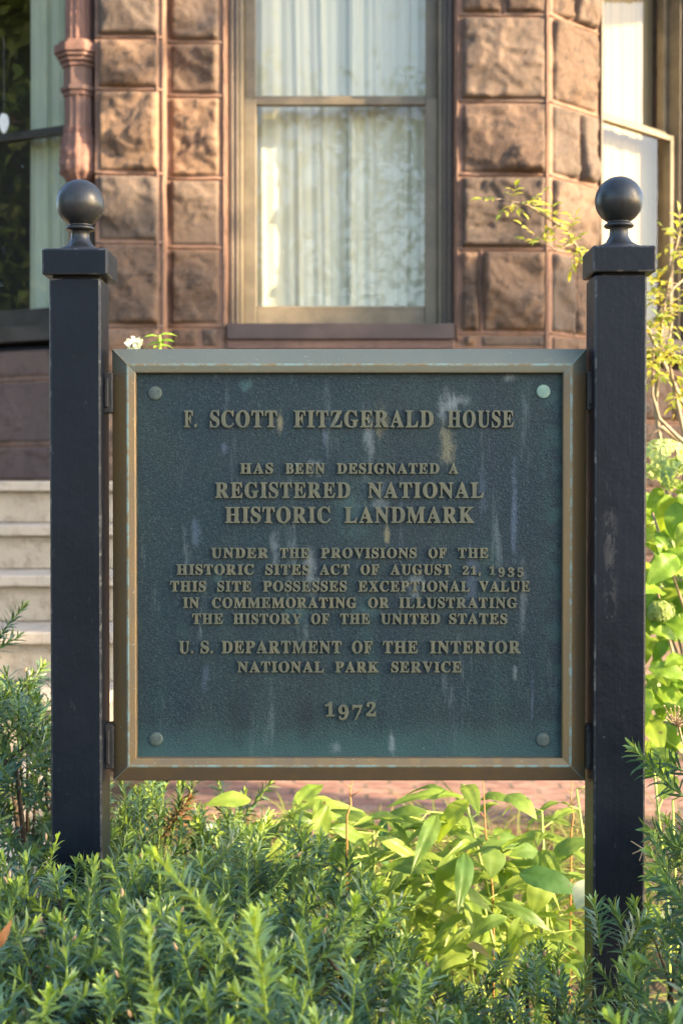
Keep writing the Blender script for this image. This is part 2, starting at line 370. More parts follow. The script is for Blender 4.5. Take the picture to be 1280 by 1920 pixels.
# ------------------------------------------------------------------ the house
house = empty('stone_house', (0, 6.4, 0), 'brownstone house front with rock-faced blocks and three tall sash windows', 'house')
def sstep(a, b, x):
    t = min(1, max(0, (x - a) / (b - a))); return t*t*(3-2*t)
def block(mb, fr, u0, u1, z0, z1, bulge=.045, v0=.0, seed=0, cell=.0105):
    rr = random.Random(seed); O, U, N = fr
    nu = max(4, int((u1-u0)/cell)); nz = max(4, int((z1-z0)/cell)); cu, cz = (u0+u1)/2, (z0+z1)/2; hu, hz = (u1-u0)/2, (z1-z0)/2
    planes = [(rr.uniform(-.55, .55), rr.uniform(-.6, .6), rr.uniform(.6, 1.3)) for _ in range(5)]
    sx, sz = rr.uniform(0, 50), rr.uniform(0, 50); vs = []; fs = []
    for j in range(nz+1):
        for i in range(nu+1):
            u = u0 + (u1-u0)*i/nu; z = z0 + (z1-z0)*j/nz; a, b = (u-cu)/hu, (z-cz)/hz
            wob = .006 * noise.noise((u*25+sx, z*25, 3)); d = min(u-u0, u1-u, z-z0, z1-z) + wob*.6
            fac = min(p[0]*a + p[1]*b + p[2] for p in planes)
            wx = u + .03*noise.noise((u*7, z*7, sx)); wz = z + .03*noise.noise((u*7, z*7, sz))
            q = (wx*9+sx, wz*9+sz, 1.7); n1 = noise.fractal(q, .8, 2.2, 5)
            t1 = noise.fractal((wx*3.5+sz, wz*6+sx, .3), .9, 2.1, 3)*2.6; fl = math.floor(t1); ter = fl + sstep(.72, 1.0, t1 - fl)
            hgt = bulge * max(.12, fac) + .010*ter + .005*n1 + .0035*noise.noise((u*75, z*75, sx))
            m = sstep(-.004, .017, d); edge = (i in (0, nu) or j in (0, nz))
            v = v0 + (-.012 if edge else .006*sstep(0, .01, d) + m*max(.0, hgt))
            uu = u + (0 if edge else .004*noise.noise((u*18, z*18, 9+sx)))
            vs.append((O.x + U.x*uu + N.x*v, O.y + U.y*uu + N.y*v, z))
    for j in range(nz):
        for i in range(nu): k = j*(nu+1)+i; fs.append((k, k+1, k+nu+2, k+nu+1))
    mb.add(vs, fs)
def courses(mb, fr, u0, u1, zs, splits=None, bulge=.045, seed=1, joint=.0085):
    """rows of blocks between heights zs (descending); splits = {row: [u, ...]}; mortar beads go in a second mesh"""
    for r in range(len(zs)-1):
        us = [u0] + list((splits or {}).get(r, [])) + [u1]
        for c in range(len(us)-1):
            block(mb, fr, us[c] + joint, us[c+1] - joint, zs[r+1] + joint, zs[r] - joint, bulge, 0, seed*100 + r*7 + c)
def bead(mb, fr, pts, r=.0055):
    O, U, N = fr
    mb.tube([(O.x + U.x*u + N.x*v, O.y + U.y*u + N.y*v, z) for u, z, v in pts], r, 8)
def hbead(mb, fr, u0, u1, z, v=.001):
    n = max(2, int((u1-u0)/.04)); bead(mb, fr, [(u0 + (u1-u0)*i/n, z + .003*noise.noise((u0*9 + i*.9, z*7, 0)), v) for i in range(n+1)])
def vbead(mb, fr, u, z0, z1, v=.001):
    n = max(2, int((z1-z0)/.04)); bead(mb, fr, [(u + .003*noise.noise((u*9, z0*7 + i*.9, 4)), z0 + (z1-z0)*i/n, v) for i in range(n+1)])
YC = 6.40
zy = lambda py, Y=YC: P(640, py, Y).z
X = lambda px, Y=YC: (px - 640) / F * Y
S_C = (Vector((0, YC, 0)), Vector((1, 0, 0)), Vector((0, -1, 0)))
ZTOP, ZBOT = 4.3, -.02
xl, xr = X(426), X(851)                  # window opening
YP = 6.28; S_P = (Vector((0, YP, 0)), Vector((1, 0, 0)), Vector((0, -1, 0)))
pxl, pxr = X(181, YP), X(309, YP)        # projecting pier
xc = X(1027)                             # right corner of the bay
# backing walls (mortar coloured)
w = MB()
zs_sill, z_hd = zy(640), 4.0
w.box((pxr - .02, YC, ZBOT), (xl, YC + .3, ZTOP)); w.box((xr, YC, ZBOT), (xc - .001, YC + .3, ZTOP))
w.box((xl, YC, ZBOT), (xr, YC + .3, zs_sill - .075)); w.box((xl, YC, z_hd), (xr, YC + .3, ZTOP))
w.build('mortar_bed', M_mortar, house)
cb = MB(); mb_ = MB()
rows_l = [ZTOP, 3.95, 3.62, zy(-45), zy(80), zy(180), zy(335), zy(465), zy(612)]
courses(cb, S_C, pxr + .005, xl - .022, rows_l, None, .032, 3)
for z in rows_l[1:]: hbead(mb_, S_C, pxr, xl - .01, z)
rows_r = [ZTOP, 3.93, 3.6, zy(-130), zy(28), zy(190), zy(328), zy(468), zy(625)]
spl_r = {0: [X(950)], 2: [X(915)], 3: [X(942)], 7: [X(900)]}
courses(cb, S_C, xr + .022, xc - .006, rows_r, spl_r, .05, 4)
for z in rows_r[1:]: hbead(mb_, S_C, xr + .01, xc, z)
for r, us in spl_r.items():
    for u in us: vbead(mb_, S_C, u, rows_r[r+1], rows_r[r])
vbead(mb_, S_C, xc - .012, ZBOT, ZTOP, .006); vbead(mb_, S_C, xr + .012, zs_sill, ZTOP, .004); vbead(mb_, S_C, xl - .012, zs_sill, ZTOP, .004)
rows_b = [zy(640) - .075, zy(780), zy(920), zy(1060), zy(1200), ZBOT]
spl_b = {r: [X(480 + (r % 2) * 90), X(640 + (r % 2)*70), X(800 + (r % 2) * 60)] for r in range(5)}
courses(cb, S_C, pxr + .005, xc - .006, [zy(612), zy(655), zy(780), zy(920), zy(1060), zy(1200), ZBOT][1:], spl_b, .03, 5)
courses(cb, S_C, pxr + .005, xl - .03, [zy(612), zy(655)], {0: [X(375)]}, .02, 6)
courses(cb, S_C, xr + .03, xc - .006, [zy(625), zy(655)], {0: [X(897)]}, .02, 7)
for z in [zy(655), zy(780), zy(920), zy(1060), zy(1200)]: hbead(mb_, S_C, pxr, xc, z)
cb.build('stone_wall', M_stone, house, smooth=True)
# projecting pier
pr = MB(); pb = MB(); pb.box((pxl, YP, ZBOT), (pxr, YC + .25, ZTOP)); pb.build('pier_core', M_mortar, house)
rows_p = [ZTOP, 3.9, 3.55, zy(-110, YP), zy(70, YP), zy(168, YP), zy(325, YP), zy(455, YP), zy(612, YP), zy(760, YP), zy(910, YP), zy(1060, YP), zy(1210, YP), ZBOT]
courses(pr, S_P, pxl + .004, pxr - .012, rows_p, None, .048, 8)
for z in rows_p[1:-1]: hbead(mb_, S_P, pxl, pxr, z)
vbead(mb_, S_P, pxr - .006, ZBOT, ZTOP, .0)
vbead(mb_, S_P, pxr - .03, ZBOT, ZTOP, .004)
pr.build('pier', M_stone, house, smooth=True)
# canted side on the right
a45 = R(45); S_R = (Vector((xc, YC, 0)), Vector((math.cos(a45), math.sin(a45), 0)), Vector((math.sin(a45), -math.cos(a45), 0)))
r_w0, r_w1 = .375, 1.165
w = MB(); w.boxl(S_R, .0, r_w0, ZBOT, ZTOP, -.3, 0); w.boxl(S_R, r_w1, 1.75, ZBOT, ZTOP, -.3, 0); w.boxl(S_R, r_w0, r_w1, ZBOT, zs_sill - .075, -.3, 0); w.boxl(S_R, r_w0, r_w1, z_hd, ZTOP, -.3, 0)
w.build('side_mortar_bed', M_mortar, house)
rw = MB()
spl_rr = {3: [.17], 5: [.22], 7: [.19]}
courses(rw, S_R, .012, r_w0 - .005, rows_r + [zy(780), zy(920)], spl_rr, .045, 9)
courses(rw, S_R, r_w0, 1.73, rows_b, {r: [.6 + .1*(r % 2), 1.0 + .1*(r % 2), 1.4] for r in range(5)}, .03, 10)
courses(rw, S_R, r_w1 + .03, 1.73, rows_r, {}, .04, 11)
for z in rows_r[1:] + rows_b[1:-1]: hbead(mb_, S_R, 0, r_w0, z)
for z in rows_b[:-1]: hbead(mb_, S_R, 0, 1.74, z)
for r, us in spl_rr.items():
    for u in us: vbead(mb_, S_R, u, rows_r[r+1], rows_r[r])
rw.build('canted_stone_wall', M_stone, house, smooth=True)
# canted side on the left: low wall, window above
a27 = R(27); UL = Vector((-math.cos(a27), math.sin(a27), 0)); NL = Vector((-math.sin(a27), -math.cos(a27), 0))
S_L0 = Vector((-1.07, YC + .03, 0)); LEN = 1.9
OL = S_L0 + UL * LEN; S_L = (OL, -UL, NL)      # u runs towards the pier so that v points outwards
w = MB(); w.boxl(S_L, 0, LEN, ZBOT, zy(650) - .03, -.3, 0); w.boxl(S_L, 0, LEN, z_hd, ZTOP, -.3, 0); w.boxl(S_L, 0, .55, zy(650) - .03, z_hd, -.3, 0); w.build('left_mortar_bed', M_mortar, house)
lw = MB(); zl = lambda py: P(640, py, 6.62).z
courses(lw, S_L, 0, LEN - .02, [zl(652), zl(711), zl(834), zl(905), zl(1040), zl(1180), ZBOT], {1: [1.0], 2: [.9], 3: [.7]}, .012, 12)
for z in (zl(711), zl(834), zl(905)): hbead(mb_, S_L, 0, LEN, z)
lw.build('left_base_wall', M_base, house, smooth=True)
mb_.build('mortar_bead', M_mortar, house, smooth=True)

def sash_window(fr, u0, u1, z0, z1, zm, depth, paint, trim, casing=.05, stile=.05, name='window'):
    """casing, two sashes, two panes and a sill, set back by depth from the wall face"""
    f = MB(); v = -depth
    f.boxl(fr, u0, u0 + casing*.34, z0, z1, v - .1, v + .075, 1); f.boxl(fr, u1 - casing*.34, u1, z0, z1, v - .1, v + .075, 1)
    f.boxl(fr, u0 + casing*.34, u0 + casing*.67, z0, z1, v - .1, v + .052, 1); f.boxl(fr, u1 - casing*.67, u1 - casing*.34, z0, z1, v - .1, v + .052, 1)
    f.boxl(fr, u0 + casing*.67, u0 + casing, z0, z1, v - .1, v + .030, 0); f.boxl(fr, u1 - casing, u1 - casing*.67, z0, z1, v - .1, v + .030, 0)
    f.boxl(fr, u0 + casing, u1 - casing, z1 - .06, z1, v - .1, v + .04, 0)
    fo = f.build(name, [paint, trim], house, bevel=.004)
    a, b = u0 + casing, u1 - casing
    lo = MB(); hi = MB()
    lo.boxl(fr, a + .001, a + stile, z0 + .004, zm, v - .045, v); lo.boxl(fr, b - stile, b - .001, z0 + .004, zm, v - .045, v)
    lo.boxl(fr, a + stile + .0005, b - stile - .0005, z0 + .004, z0 + .078, v - .045, v - .0005); lo.boxl(fr, a + stile + .0005, b - stile - .0005, z0 + .079, z0 + .098, v - .04, v - .014)
    lo.boxl(fr, a + stile + .0005, b - stile - .0005, zm - .028, zm - .001, v - .044, v - .002)
    so_ = lo.build('sash', paint, fo, bevel=.003)
    hi.boxl(fr, a + .001, a + stile*.92, zm + .001, z1 - .06, v - .085, v - .046); hi.boxl(fr, b - stile*.92, b - .001, zm + .001, z1 - .06, v - .085, v - .046)
    hi.boxl(fr, a + stile*.92 + .0005, b - stile*.92 - .0005, zm + .001, zm + .02, v - .085, v - .03)
    hi.build('sash', paint, fo, bevel=.003)
    for (za, zb, vv) in ((z0 + .09, zm - .02, v - .022), (zm + .015, z1 - .05, v - .066)):
        p = MB(); O, U, N = fr; n_ = [(O.x + U.x*u + N.x*vv, O.y + U.y*u + N.y*vv, z) for u, z in ((a + stile*.9, za), (b - stile*.9, za), (b - stile*.9, zb), (a + stile*.9, zb))]
        p.add(n_, [(0, 1, 2, 3)]); p.build('pane', M_glass, fo)
    s = MB(); s.boxl(fr, u0 - .0, u1 + .0, z0 - .07, z0 - .001, v - .1, .035); s.boxl(fr, u0 + .01, u1 - .01, z0 - .0005, z0 + .003, v, v + .07)
    s.build('sill', trim, fo, bevel=.006)
    return fo
zm = zy(181, 6.5); z0w = zy(612, 6.5)
w1 = sash_window(S_C, xl + .004, xr - .004, z0w, z_hd - .01, zm, .13, M_frame_paint, M_trim_paint, .062, .058)
w2 = sash_window(S_R, r_w0 + .004, r_w1 - .004, z0w, z_hd - .01, zm, .055, M_frame_paint, M_trim_paint, .034, .036)
zmL = P(640, 236, 6.62).z
w3 = sash_window(S_L, .555, LEN - .06, P(640, 612, 6.62).z, z_hd - .01, zmL, .09, M_dark_paint, M_dark_paint, .05, .05)
st = MB(); st.boxl(S_C, xl + .001, xr - .001, z0w - .115, z0w - .072, -.15, .02); st.build('stone_sill', M_base, house, bevel=.006)
# carved pilaster between pier and left window
pil = MB(); cx, cy = X(150, 6.33), 6.35
def octo(mb, r, z0, z1, flute=0):
    n = 8 if not flute else 48; vs = []
    for z in (z0, z1):
        for k in range(n):
            a = 2*math.pi*(k+.5)/n; rr_ = r
            if flute: rr_ = r - .011*abs(math.sin(a*6))
            vs.append((cx + rr_*math.cos(a), cy + rr_*math.sin(a), z))
    mb.add(vs, [tuple(range(n-1,-1,-1)), tuple(range(n, 2*n))] + [(k, (k+1) % n, n+(k+1) % n, n+k) for k in range(n)])
octo(pil, .064, zy(82, 6.33), ZTOP, 1); octo(pil, .069, zy(335, 6.33), zy(180, 6.33), 1)
po = pil.build('pilaster', M_stone_smooth, house, bevel=0)
cap = MB()
for r, a, b in ((.112, 104, 88), (.102, 111, 104.2), (.090, 119, 111.2), (.078, 128, 119.2), (.070, 164, 128.2), (.084, 173, 164.2), (.074, 182, 173.2)):
    octo(cap, r, zy(a, 6.33), zy(b, 6.33))
octo(cap, .092, zy(87.8, 6.33), zy(80, 6.33))
cap.build('capital', M_stone_smooth, po, bevel=.004)
leafc = MB(); vs = []; fs = []; nn = 40; mm = 44       # ragged carved leaf that ends the fluted shaft
for j in range(mm+1):
    t = j/mm; z = zy(345 - 105*t, 6.33); rad = .075 + .016*math.sin(math.pi*min(1, t*1.15))**.7 - .03*max(0, (.2 - t)/.2)
    for k in range(nn):
        a = 2*math.pi*k/nn; q = rad - .009*abs(math.sin(a*6)) + .010*noise.fractal((a*3, z*22, 2.2), 1, 2, 3)
        vs.append((cx + q*math.cos(a), cy + q*math.sin(a), z))
for j in range(mm):
    for k in range(nn): fs.append((j*nn+k, j*nn+(k+1) % nn, (j+1)*nn+(k+1) % nn, (j+1)*nn+k))
fs += [tuple(range(nn-1,-1,-1)), tuple(range(mm*nn, (mm+1)*nn))]
leafc.add(vs, fs); leafc.build('carved_leaf', M_stone_smooth, po, smooth=True)
low = MB(); octo(low, .05, zy(655, 6.33), zy(346, 6.33)); low.build('shaft_foot', M_stone_smooth, po, bevel=.004)
# unseen rooms behind the glass: dark colour for unlit depth, roof against light leaks
rm = MB(); rm.box((-3.6, 7.9, -.02), (3.4, 9.2, ZTOP)); rm.box((-3.6, 6.75, ZTOP), (3.4, 9.2, ZTOP + .1)); rm.box((-3.6, 6.75, .6), (-3.4, 7.9, ZTOP)); rm.box((2.3, 7.7, .0), (3.4, 7.9, ZTOP))
rm.boxl(S_L, -.9, 0, ZBOT, ZTOP, -.3, 0)
rm.box((-1.03, 6.72, .5), (-.95, 7.9, ZTOP)); rm.box((.86, 6.75, .5), (.92, 7.9, ZTOP))
rm.build('interior', M_unlit_room, house)
br = MB(); br.box((-.94, 7.6, .6), (.85, 7.7, ZTOP - .02)); br.box((-.94, 6.75, .6), (-.92, 7.59, ZTOP - .02)); br.box((.83, 6.75, .6), (.85, 7.59, ZTOP - .02)); br.build('interior', M_bounce_room, house)  # added inner walls, pale so they brighten the middle curtains
rf = MB(); rf.box((-3.7, 6.2, ZTOP + .11), (3.5, 9.3, ZTOP + .3)); rf.build('eaves', M_base, house)

def curtain(name, fr, u0, u1, z0, z1, v, folds, amp, seed, mat, label, gather=.0):
    O, U, N = fr; nu, nz = 150, 24; V = []; q = []
    for j in range(nz+1):
        t = j/nz; z = z0 + (z1-z0)*t
        for i in range(nu+1):
            s_ = i/nu; u = u0 + (u1-u0)*s_
            ph = s_*folds*2*math.pi + 2.0*noise.noise((s_*3, seed, t*.35)) + 1.0
            d = amp*(math.sin(ph) + .5*math.sin(2.7*ph + seed + 1.3*t) + .8*noise.noise((s_*16, seed, t*1.2))) * (.75 + .35*noise.noise((s_*5, seed + 3, t)))
            uu = u + .4*amp*math.cos(ph); V.append((O.x + U.x*uu + N.x*(v + d), O.y + U.y*uu + N.y*(v + d), z + .004*math.sin(ph)))
    for j in range(nz):
        for i in range(nu): a = j*(nu+1)+i; q.append((a, a+1, a+nu+2, a+nu+1))
    o = link(name, np_mesh(name, np.array(V), [np.array(q)]), mat, None, True); return tag(o, label, 'curtain')
zc0 = zy(575, 6.6)
curtain('curtain', S_C, -.47, .09, zc0, 3.95, -.285, 4.5, .009, 1.3, M_curtain, 'pale sheer curtain in the middle window, the half beside the sunlit jamb')
curtain('curtain', S_C, .03, .47, zc0, 3.95, -.255, 3.6, .010, 4.1, M_curtain, 'pale sheer curtain in the middle window, the half beside the dark jamb')
curtain('curtain', S_R, r_w0 + .03, r_w1 - .03, zc0, 3.95, -.20, 6, .006, 7.7, M_curtain_sunglow, 'curtain coloured for sun glow in the sunlit angled window behind the vines')
curtain('curtain', S_L, LEN - .58, LEN - .22, P(640, 600, 6.6).z, 3.95, -.21, 4, .018, 9.2, M_curtain_green, 'sage green curtain at the edge of the dark window')
orn = MB(); op = P(8, 231, 6.70); vs = []; fs = []
for s_ in (-1, 1):
    for k in range(24):
        a = 2*math.pi*k/24; hx = .024*math.sin(a)*(1 - .35*max(0, -math.cos(a))); hz = .048*math.cos(a) - (.004 if abs(a) < .3 else 0)
        vs.append((op.x + hx, op.y + s_*.003, op.z + hz))
fs = [tuple(range(24)), tuple(range(47, 23, -1))] + [(k, 24+k, 24+(k+1) % 24, (k+1) % 24) for k in range(24)]
orn.add(vs, fs); orn.tube([(op.x, op.y, op.z + .045), (op.x, op.y, op.z + .4)], .0003, 4)
tag(orn.build('hanging_ornament', M_ornament, smooth=False), 'small white drop-shaped ornament hanging in the dark window', 'ornament')

# ------------------------------------------------------------------ stone steps on the left
steps = empty('front_steps', (-1.6, 5.2, 0), 'flight of beige limestone steps climbing beside the house base', 'steps')
ztop = P(640, 902, 6.2).z; NS = 7; rise = ztop / NS
for k in range(NS):
    ya = 6.2 - .36*(NS-1-k); z1 = rise*(k+1); z0_ = max(0, rise*k)
    s_ = MB(); yb = 6.62 if k == NS-1 else ya + .36 + .03
    s_.box((-3.2, ya, z0_ - (.02 if k == 0 else -.0005)), (-.80, yb, z1 - .045)); s_.box((-3.2, ya - .038, z1 - .0445), (-.79, yb - (.025 if k < NS-1 else 0), z1))
    s_.build('step', M_lime, steps, bevel=.007)

# ------------------------------------------------------------------ the sign
YF = 2.06
sign = empty('plaque_sign', (0, 2.1, 0), 'bronze landmark plaque framed between two black ball-topped posts', 'sign')
ys = 2.10
fx0, fx1 = (211 - 640)/F*ys, (1098.5 - 640)/F*ys; fz1, fz0 = P(640, 654, ys).z, P(640, 1464.5, ys).z
def post(pxa, pxb, cap_top, cap_bot, cap_a, cap_b):
    xa, xb = (pxa - 640)/F*YF, (pxb - 640)/F*YF; wd = xb - xa; yb = YF + wd
    zt = P(640, cap_bot + 6, YF).z
    m = MB(); m.box((xa, YF, -.25), (xb, yb, zt))
    o = m.build('post', [M_post, M_edge], sign, bevel=.0032, seg=2)
    me = o.data
    for p in me.polygons:                                  # rubbed arrises
        n_ = p.normal
        if max(abs(n_.x), abs(n_.y), abs(n_.z)) < .995: p.material_index = 1
    cxa, cxb = (cap_a - 640)/F*(YF-.01), (cap_b - 640)/F*(YF-.01); ov = ((cxb-cxa) - wd)/2; yc_ = YF + wd/2; cxm = (cxa+cxb)/2; hw = (cxb-cxa)/2
    zc1 = P(640, cap_top, YF - .01).z; zc0_ = P(640, cap_bot, YF - .01).z
    c = MB(); c.box((cxa, yc_ - hw, zc0_), (cxb, yc_ + hw, zc1)); co = c.build('cap', [M_post, M_edge], o, bevel=.003, seg=2)
    for p in co.data.polygons:
        n_ = p.normal
        if max(abs(n_.x), abs(n_.y), abs(n_.z)) < .995: p.material_index = 1
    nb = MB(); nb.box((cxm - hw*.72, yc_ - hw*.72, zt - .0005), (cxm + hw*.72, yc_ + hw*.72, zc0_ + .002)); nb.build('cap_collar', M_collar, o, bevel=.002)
    fb = MB(); s_ = 1/1270.0
    fb.lathe((cxm, yc_, zc1), [(.0335, -.001), (.0335, .0025), (.0325, .0045), (.0265, .007), (.019, .0115), (.0142, .020), (.0132, .031), (.0148, .0325), (.0205, .0335), (.0222, .0355), (.0205, .038), (.0175, .0395), (.0165, .042)]
             + [(.0350*math.sin(a), .0728 - .0350*math.cos(a)) for a in np.linspace(.50, math.pi - .03, 26)], 48)
    fb.build('ball_finial', M_ball, o, smooth=True)
    return o, xa, xb, yb
pl, lxa, lxb, lyb = post(93.5, 190, 465, 515, 80, 203)
pr_, rxa, rxb, ryb = post(1113.5, 1211, 459, 509, 1110, 1229)
for (x0, x1, ya, yb) in ((lxb, fx0, 700, 775), (lxb, fx0, 1357, 1440), (fx1, rxa, 698, 770), (fx1, rxa, 1360, 1440)):
    b = MB(); za, zb = P(640, yb, ys).z, P(640, ya, ys).z
    b.box((x0 - .001, 2.088, za), (x1 + .003, 2.124, zb)); b.box((x0 + .0005, 2.084, za + .008), (x0 + .007, 2.0875, zb - .008)); b.build('bracket', M_bracket, sign, bevel=.0035)
# moulded frame: rings of (inset, depth)
rd = 31/F*ys; inn = 46/F*ys
rings = [(.002, 2.128), (0, 2.124), (0, 2.1035), (.0012, 2.1022), (rd - .0018, 2.0868), (rd + .0002, 2.0858), (rd + .0022, 2.0862), (inn - .0015, 2.0878), (inn, 2.089), (inn + .0003, 2.1035)]
fm = MB(); vs = []; fs = []; mi = []
for d, y in rings: vs += [(fx0+d, y, fz0+d), (fx1-d, y, fz0+d), (fx1-d, y, fz1-d), (fx0+d, y, fz1-d)]
for i in range(len(rings)-1):
    for k in range(4):
        fm.add([vs[i*4+k], vs[i*4+(k+1) % 4], vs[(i+1)*4+(k+1) % 4], vs[(i+1)*4+k]], [(0, 1, 2, 3)], 1 if i in (4, 5) else 0)
for sx_, sz_ in ((0, 0), (1, 0), (1, 1), (0, 1)):        # mitre lines with verdigris in them
    a = Vector((fx1 if sx_ else fx0, 2.1032, fz1 if sz_ else fz0)); b = Vector(((fx1-rd) if sx_ else fx0+rd, 2.0862, (fz1-rd) if sz_ else fz0+rd)); fm.tube([a, b], .0009, 6, 1)
fro = fm.build('frame', [M_frame, M_patina], sign)
bm = bmesh.new(); bm.from_mesh(fro.data); bmesh.ops.remove_doubles(bm, verts=bm.verts, dist=1e-6); bmesh.ops.recalc_face_normals(bm, faces=bm.faces); bm.to_mesh(fro.data); bm.free()
pn = MB(); pn.box((fx0 + inn - .004, 2.0995, fz0 + inn - .004), (fx1 - inn + .004, 2.112, fz1 - inn + .004)); pn.build('panel', M_panel, sign)
bk = MB(); bk.box((fx0 + .003, 2.1125, fz0 + .003), (fx1 - .003, 2.127, fz1 - .003)); bk.build('back_plate', M_frame, sign)
for px, py, m in ((290.5, 737, M_rosette), (1018, 734, M_rosette_pale), (292.5, 1386, M_rosette), (1017, 1387, M_rosette)):
    p = P(px, py, 2.098); r_ = MB(); r_.lathe((0, 0, 0), [(.0102, 0), (.0102, .0018), (.0093, .0030), (.006, .0036), (.001, .0039)], 28)
    o = r_.build('rosette', m, sign, smooth=False); o.matrix_parent_inverse = Matrix.Identity(4)
    o.rotation_euler = (R(90), 0, 0); o.location = Vector((p.x, 2.0998, p.z)) - sign.location
# cast lettering
_gc = {}
def glyph(ch, size):
    key = (ch, round(size, 5))
    if key in _gc: return _gc[key]
    c = bpy.data.curves.new('glyph', 'FONT')
    cp = ord(ch); c.body = chr(0x1D400 + cp - 65) if 'A' <= ch <= 'Z' else chr(0x1D7CE + cp - 48) if ch.isdigit() else ch
    c.resolution_u = 4; c.offset = .005; c.bevel_depth = .00055/size; c.bevel_resolution = 1; c.extrude = .0017/size
    o = bpy.data.objects.new('glyph', c); COL.objects.link(o); dg = bpy.context.evaluated_depsgraph_get(); dg.update()
    me = bpy.data.meshes.new_from_object(o.evaluated_get(dg)); vs = np.array([v.co[:] for v in me.vertices]); fs = [tuple(p.vertices) for p in me.polygons]; nz = [p.normal.z for p in me.polygons]
    bpy.data.objects.remove(o); bpy.data.curves.remove(c); bpy.data.meshes.remove(me)
    _gc[key] = (vs, fs, nz); return _gc[key]
gH = glyph('H', 1.0)[0]; CAPH = gH[:, 1].max() - gH[:, 1].min() - .02
LINES = [(771, 801, [('F.', 345.5, 369.5), ('SCOTT', 394, 519.5), ('FITZGERALD', 550.6, 811.7), ('HOUSE', 837.6, 961.7)]),
 (869.5, 887.8, [('HAS', 450, 512), ('BEEN', 534.5, 608.7), ('DESIGNATED', 631, 822.6), ('A', 840, 858)]),
 (905.5, 933.3, [('REGISTERED', 403.6, 656), ('NATIONAL', 688.7, 905.5)]),
 (951.5, 980, [('HISTORIC', 422, 619), ('LANDMARK', 645, 888)]),
 (1028, 1045.8, [('UNDER', 396, 503), ('THE', 524, 579.5), ('PROVISIONS', 601, 780.6), ('OF', 802, 836), ('THE', 857.5, 914.5)]),
 (1059, 1077, [('HISTORIC', 331, 476), ('SITES', 497, 580.6), ('ACT', 598.6, 655), ('OF', 675, 710), ('AUGUST', 731, 845), ('21,', 866, 900.6), ('1935', 916, 980.5)]),
 (1090, 1108.5, [('THIS', 319, 386), ('SITE', 407, 471), ('POSSESSES', 492.5, 650), ('EXCEPTIONAL', 671, 880), ('VALUE', 897, 992.5)]),
 (1121, 1139.3, [('IN', 343, 373), ('COMMEMORATING', 397, 668), ('OR', 689, 729), ('ILLUSTRATING', 747, 969)]),
 (1151, 1169.3, [('THE', 360, 418), ('HISTORY', 437, 565), ('OF', 582.5, 617), ('THE', 637, 693), ('UNITED', 713, 824.5), ('STATES', 841, 950.5)]),
 (1202.5, 1224, [('U.', 335, 362), ('S.', 375.5, 399), ('DEPARTMENT', 415, 640), ('OF', 659, 698), ('THE', 717, 783), ('INTERIOR', 805, 975)]),
 (1241, 1259.8, [('NATIONAL', 444.5, 607), ('PARK', 627.5, 710), ('SERVICE', 732.6, 865)]),
 (1313, 1342, [('1972', 608.7, 704.5)])]
YT = 2.0985
def px2x(px): return (px - 640)/F*YT
OLD = {'1': (.82, 0), '2': (.82, 0), '3': (.86, -.22), '5': (.86, -.22), '7': (.86, -.22), '9': (.86, -.22)}
for top, base, words in LINES:
    zb = P(640, base, YT).z; cap_h = (P(640, top, YT).z - zb); size = cap_h / CAPH; m = MB()
    for word, xa, xb in words:
        xa, xb = px2x(xa), px2x(xb); gl = []
        for ch in word:
            vs, fs, nz = glyph(ch, size); sc, dz = (1, 0)
            if ch in OLD: sc, dz = OLD[ch]
            gl.append((vs * size * np.array((sc, sc, 1)) + np.array((0, dz*cap_h, 0)), fs, nz))
        ws = [v[:, 0].max() - v[:, 0].min() for v, _, _ in gl]; tot = sum(ws); n_ = len(ws); gap = 0; sx_ = 1
        if n_ > 1:
            gap = ((xb - xa) - tot)/(n_-1); mn = .10*cap_h
            if gap < mn: sx_ = ((xb-xa) - mn*(n_-1))/tot; gap = mn
            elif gap > .30*cap_h: sx_ = min(1.18, ((xb-xa) - .30*cap_h*(n_-1))/tot); gap = ((xb-xa) - tot*sx_)/(n_-1)
        else: sx_ = min(1.2, (xb-xa)/tot)
        x = xa
        for (v, fs, nz), w_ in zip(gl, ws):
            q = [(x + (p[0] - v[:, 0].min())*sx_, YT - .0018 - p[2], zb + p[1]) for p in v]
            for f, z in zip(fs, nz):
                if z > -.9: m.add([q[i] for i in f], [tuple(range(len(f)))], 0 if z > .75 else 1)
            x += w_*sx_ + gap
    o = m.build('lettering', [M_letter, M_letter_side], sign)

